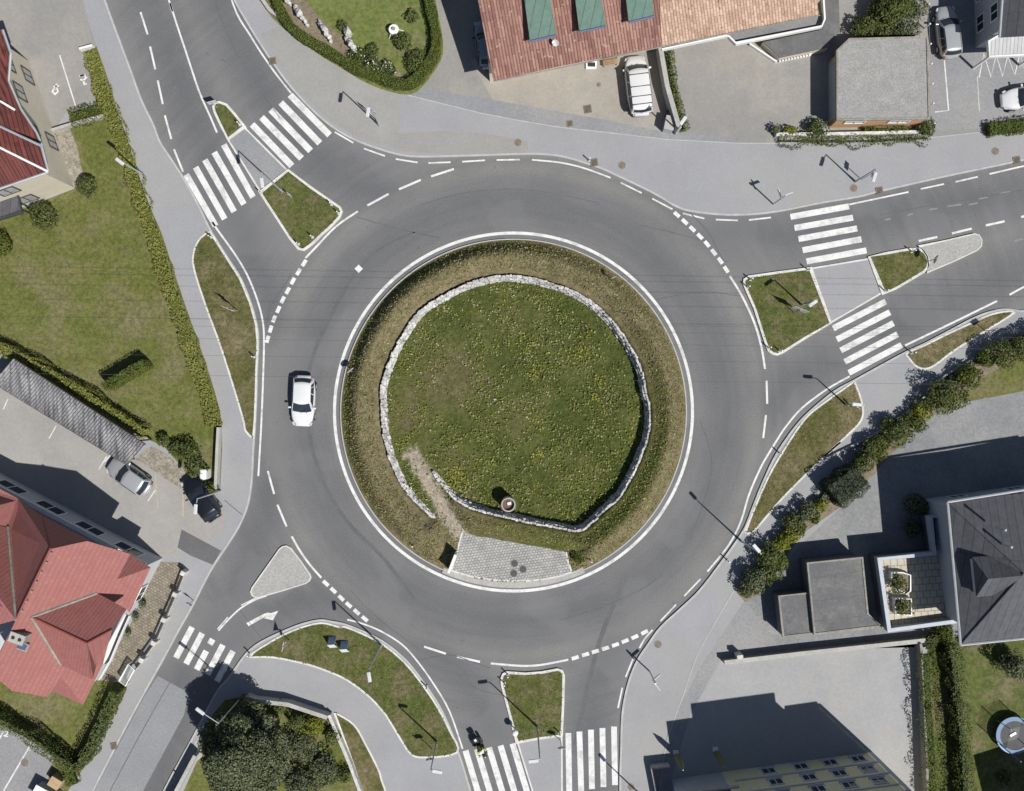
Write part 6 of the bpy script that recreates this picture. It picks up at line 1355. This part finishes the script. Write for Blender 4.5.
# concrete ring well
c = W(508.3, 502.5); wz = .3; ww = empty('concrete_well', (c.x, c.y, wz), 0, 'round concrete shaft with red inside standing in the meadow by the ring wall', 'concrete shaft')
b = MB(); n = 32; rings = [(.58, -.2), (.60, 1.35), (.57, 1.42), (.50, 1.42), (.48, 1.38), (.46, .3)]
vs_ = [[b.bm.verts.new((r * math.cos(6.2832 * i / n), r * math.sin(6.2832 * i / n), z)) for i in range(n)] for r, z in rings]
for a_, c_ in zip(vs_[:-1], vs_[1:]):
    for i in range(n): b.bm.faces.new((a_[i], a_[(i + 1) % n], c_[(i + 1) % n], c_[i]))
b.build('ring', M['concrete'], ww, True)
MB().tube((0, 0, .25), (0, 0, 1.1), .47, .47, 24).build('filling', mat('red_filling', (.16, .06, .045), (.12, .09, .06), 4, .3), ww); MB().box(.08, .08, 1.16, .32, .24, .14, .3, .02).build('lamp_box', M['white'], ww)

# ---------------------------------------------------------------- drains and manhole covers
def cover(px, py, r, label, z=PZ + .004, m='rust', sq=False, cat='manhole cover', rz=0):
    c = W(px, py); root = empty('manhole_cover' if not sq else 'drain_grate', (c.x, c.y, z), rz, label, cat if not sq else 'drain grate')
    if sq:
        b = MB()
        for k in range(7): b.box((k - 3) * r * .27, 0, .012, r * .13, r * 1.8, .02)
        b.band([(-r, -r), (r, -r), (r, r), (-r, r)], .07, 0, .026, True); b.build('grate', M[m], root); MB().box(0, 0, .002, r * 2, r * 2, .006).build('frame', M['wood_dark'], root)
    else:
        MB().tube((0, 0, -.01), (0, 0, .016), r, r, 28).build('frame', M['conc_dark'], root); MB().tube((0, 0, 0), (0, 0, .022), r * .86, r * .86, 28).build('lid', M[m], root)
    return root
for q in ((518, 142.7, .33, 'round manhole cover on the worn northern pavement'), (622, 165.4, .33, 'round manhole cover on the northern pavement near the square drain'), (853.4, 188.2, .33, 'round manhole cover below the lamp on the northern pavement'), (994.8, 151.4, .33, 'round manhole cover near the top right road edge'), (657.9, 644, .33, 'round manhole cover on the south eastern pavement'), (631, 786.5, .3, 'reddish manhole cover at the bottom of the south eastern pavement'),
          (25.5, 762, .35, 'pale round manhole cover in the numbered parking bays'), (598.6, 85, .2, 'small oval cover in the forecourt of the long house')): cover(*q)
for q in ((514.5, 563, .33, 'upper left of three manhole covers on the paved apron'), (523, 568.8, .33, 'right one of three manhole covers on the paved apron'), (513.8, 573, .33, 'lower left of three manhole covers on the paved apron')): cover(*q, z=.155, m='dark_metal')
for q in ((594, 163, .28, 'square drain on the northern kerb above the roundabout', PZ + .03), (273, 61.5, .26, 'square drain on the kerb near the top of the north western road', PZ + .03), (878.8, 191, .26, 'square drain on the kerb right of the north eastern zebra crossing', PZ + .03), (1016, 160.5, .26, 'square drain on the kerb at the far right of the northern pavement', PZ + .03), (114.5, 745.5, .24, 'square drain on the kerb of the lower left road', PZ + .03), (587.5, 109.5, .3, 'large square drain in the forecourt of the long house', PZ + .012), (569.7, 124, .22, 'square drain in the gutter strip of the forecourt', PZ + .02)):
    cover(q[0], q[1], q[2], q[3], z=q[4], sq=True, rz=.2)
# ---------------------------------------------------------------- garden and yard things
for i, (px, py, l_, lab) in enumerate(((302, 17.5, 1.9, 'pale jagged rock in the rock garden, second from the top left'), (326.5, 33, 1.8, 'pale jagged rock in the middle of the rock garden'), (352.5, 47, 1.7, 'pale jagged rock nearest the roses'), (288.5, 2, .9, 'small pale rock at the top edge of the rock garden'), (349, 35.5, .5, 'smallest pale stone above the lowest jagged rock'))):
    c = W(px, py); b = MB(); R = random.Random(i)
    for k in range(7):
        f = (k / 6 - .5); b.ball((f * l_ + R.uniform(-.05, .05), R.uniform(-.08, .08), .3 + (.5 - abs(f)) * .9), .17 + (.5 - abs(f)) * .32, 1, (1.2, .9, 1.7))
    for v in b.bm.verts: v.co += Vector((R.uniform(-.06, .06), R.uniform(-.06, .06), R.uniform(-.08, .08)))
    o = tag(b.build('rock', M['stone']), lab, 'rock'); o.location = (c.x, c.y, PZ); o.rotation_euler.z = -1.0
tb = empty('garden_table', (*W(395, 33)[:2], PZ), .2, 'round white garden table with turned legs on the garden lawn', 'table')
MB().tube((0, 0, .70), (0, 0, .75), .42, .42, 24).build('table_top', M['white'], tb)
for k in range(5): a = k * 1.257; MB().tube((.25 * math.cos(a), .25 * math.sin(a), .7), (.72 * math.cos(a), .72 * math.sin(a), .0), .045, .035, 8).build('leg', M['white'], tb)
MB().tube((0, 0, .75), (0, 0, .95), .10, .15, 14).build('bowl', M['conc_dark'], tb)
bn = empty('bench', (*W(609.5, 64.5)[:2], PZ), .15, 'slatted wooden bench against the long house beside the white van', 'bench')
for k in range(4): MB().box(0, -.18 + k * .12, .45, 1.2, .09, .04).build('seat_slat', M['wood'], bn)
for k in range(3): MB().box(0, .26, .58 + k * .13, 1.2, .03, .09).build('back_slat', M['wood'], bn)
for sx1 in (-.52, .52): b = MB(); b.box(sx1, -.15, .22, .06, .06, .44); b.box(sx1, .25, .45, .06, .06, .9); b.build('leg', M['wood_dark'], bn)
lw = bld('light_well', 591, 64, 'white framed basement light well in front of the long house', 'light well'); c = W(591, 65.5)
b = MB(); b.band([(c.x - .38, c.y - .28), (c.x + .38, c.y - .28), (c.x + .38, c.y + .28), (c.x - .38, c.y + .28)], .14, PZ - .05, .32, True); b.build('frame', M['white'], lw); MB().box(c.x, c.y, .14, .64, .44, .05).build('grate', M['rubber'], lw)
cp = empty('cupboard', (*W(667.5, 127)[:2], PZ), -.2, 'grey metal cabinet at the end of the wall behind the white van', 'cabinet'); MB().box(0, 0, .6, .75, 1.1, 1.2, 0, .02).build('body', M['steel'], cp); MB().box(0, 0, 1.22, .8, 1.15, .05).build('lid', M['concrete'], cp)
fp = empty('flower_pot', (*W(666.5, 114)[:2], PZ), 0, 'brown square pot above the grey cabinet', 'pot'); MB().box(0, 0, .25, .4, .4, .5, 0, .02).build('pot', M['rust'], fp); MB().box(0, 0, .5, .32, .32, .04).build('soil', M['soil'], fp)
cb_ = empty('utility_cabinet', (*W(208.5, 473)[:2], PZ), 0, 'white rounded utility cabinet beside the largest round bush', 'cabinet'); MB().box(0, 0, .75, .55, .85, 1.5, 0, .12).build('body', M['white'], cb_); MB().box(0, -.43, .75, .45, .02, 1.2).build('door', M['steel'], cb_)
bx = empty('shed', (*W(50, 792)[:2], PZ), -.5, 'small white box hut at the bottom left corner', 'hut'); MB().box(0, 0, .55, 1.9, 1.3, 1.1, 0, .02).build('wall', M['grey_render'], bx); MB().box(0, 0, 1.13, 2.0, 1.4, .08).build('roof', M['white'], bx)
yb = empty('advertising_box', (*W(60.5, 778)[:2], PZ), -.55, 'yellow box with pink lettering beside the small white hut', 'box'); MB().box(0, 0, .55, .95, .85, 1.0, 0, .02).build('body', M['sign_yellow'], yb)
b = MB(); 
for k in range(3): b.box(-.22 + k * .22, .1 - k * .08, 1.056, .16, .05, .012, .3)
b.build('marking', M['sign_pink'], yb)
for i, (q, lab) in enumerate((((675.5, 753.5), 'left of two closed yellow parasols in front of the yellow apartment block'), ((715, 750.5), 'right of two closed yellow parasols in front of the yellow apartment block'))):
    c = W(*q); pr = empty('closed_parasol', (c.x, c.y, PZ), 0, lab, 'parasol', 'closed parasols')
    MB().tube((0, 0, 0), (0, 0, 3.65), .035).build('pole', M['steel'], pr); MB().box(0, .15, .06, .45, .35, .12).build('foot', M['white'], pr)
    b = MB(); b.tube((0, 0, .6), (0, 0, 2.6), .26, .22, 10); b.tube((0, 0, 2.6), (0, 0, 3.6), .22, .04, 10); b.build('canopy', M['parasol'], pr)
# shrub pots on the patio
for q, lab in (((143, 603), 'small dark potted shrub nearest the roof corner on the patio'), ((128, 632), 'potted shrub halfway down the patio'), ((136, 616), 'wooden planter on the patio between the potted shrubs')): 
    bush(q[0], q[1], 4.5, .8, 'leaf_dark', lab, cat='potted plant', name='potted_plant', size=.12)
# trampoline
c = W(1009.5, 732); T = empty('trampoline', (c.x, c.y, PZ), 0, 'round trampoline with blue edge pad and safety net on the lower right lawn', 'trampoline')
tr_ = 1.5
MB().tube((0, 0, .72), (0, 0, .74), tr_ - .2, tr_ - .2, 40).build('mat', M['net'], T)
MB().band([((tr_ - .13) * math.cos(6.2832 * k / 40), (tr_ - .13) * math.sin(6.2832 * k / 40)) for k in range(40)], .34, .73, .79, True).build('edge_pad', M['blue_pad'], T)
MB().torus((0, 0, .7), tr_, .03, 'Z', 40, 6).build('frame', M['steel'], T)
for k in range(6):
    a = 6.2832 * k / 6 + .3; x, y = math.cos(a) * (tr_ + .03), math.sin(a) * (tr_ + .03)
    MB().tube((x, y, 0), (x, y, .7), .03).build('leg', M['steel'], T); MB().tube((x, y, .7), (x * 1.03, y * 1.03, 2.5), .035).build('net_pole', M['blue_pad'], T)
nm, t, bs_ = nodes('safety_net'); tp = t.nodes.new('ShaderNodeBsdfTransparent'); mx = t.nodes.new('ShaderNodeMixShader'); mx.inputs[0].default_value = .38
bs_.inputs['Base Color'].default_value = (.02, .02, .02, 1); out_ = t.nodes['Material Output']; t.links.new(tp.outputs[0], mx.inputs[1]); t.links.new(bs_.outputs[0], mx.inputs[2]); t.links.new(mx.outputs[0], out_.inputs[0])
b = MB()
hx = [((tr_ + .02) * math.cos(6.2832 * k / 6 + .3), (tr_ + .02) * math.sin(6.2832 * k / 6 + .3)) for k in range(6)]
for k in range(6): p, q = hx[k], hx[(k + 1) % 6]; b.bm.faces.new([b.bm.verts.new(v) for v in ((*p, .75), (*q, .75), (q[0] * 1.03, q[1] * 1.03, 2.45), (p[0] * 1.03, p[1] * 1.03, 2.45))])
b.build('safety_net', nm, T)
MB().box(-.15, .1, .80, .55, .2, .04, .5).build('folded_flap', M['white'], T)
M['cable'] = mat('cable', (.085, .088, .075), None, 1)
# ---------------------------------------------------------------- overhead cables (their shadows cross the road)
for i, ys in enumerate(((266, 281), (272.5, 286.5), (283.5, 297), (298.5, 310.5), (316, 328))):
    h = 10.5; dxs, dys = 6.17 * h, 5.71 * h
    a = W(0 + dxs - 1500, ys[0] + dys - (ys[1] - ys[0]) * 1500 / 1024); c = W(1024 + dxs + 1500, ys[1] + dys + (ys[1] - ys[0]) * 1500 / 1024)
    b = MB(); pts = [(a.lerp(c, k / 24)) + Vector((0, 0, h - .6 * math.sin(math.pi * k / 24) + .6)) for k in range(25)]
    for p, q in zip(pts[:-1], pts[1:]): b.tube(p, q, .009, .009, 5)
    tag(b.build('overhead_cable', M['cable']), 'thin overhead cable crossing high above the whole roundabout', 'cable', 'overhead cables above the roundabout')
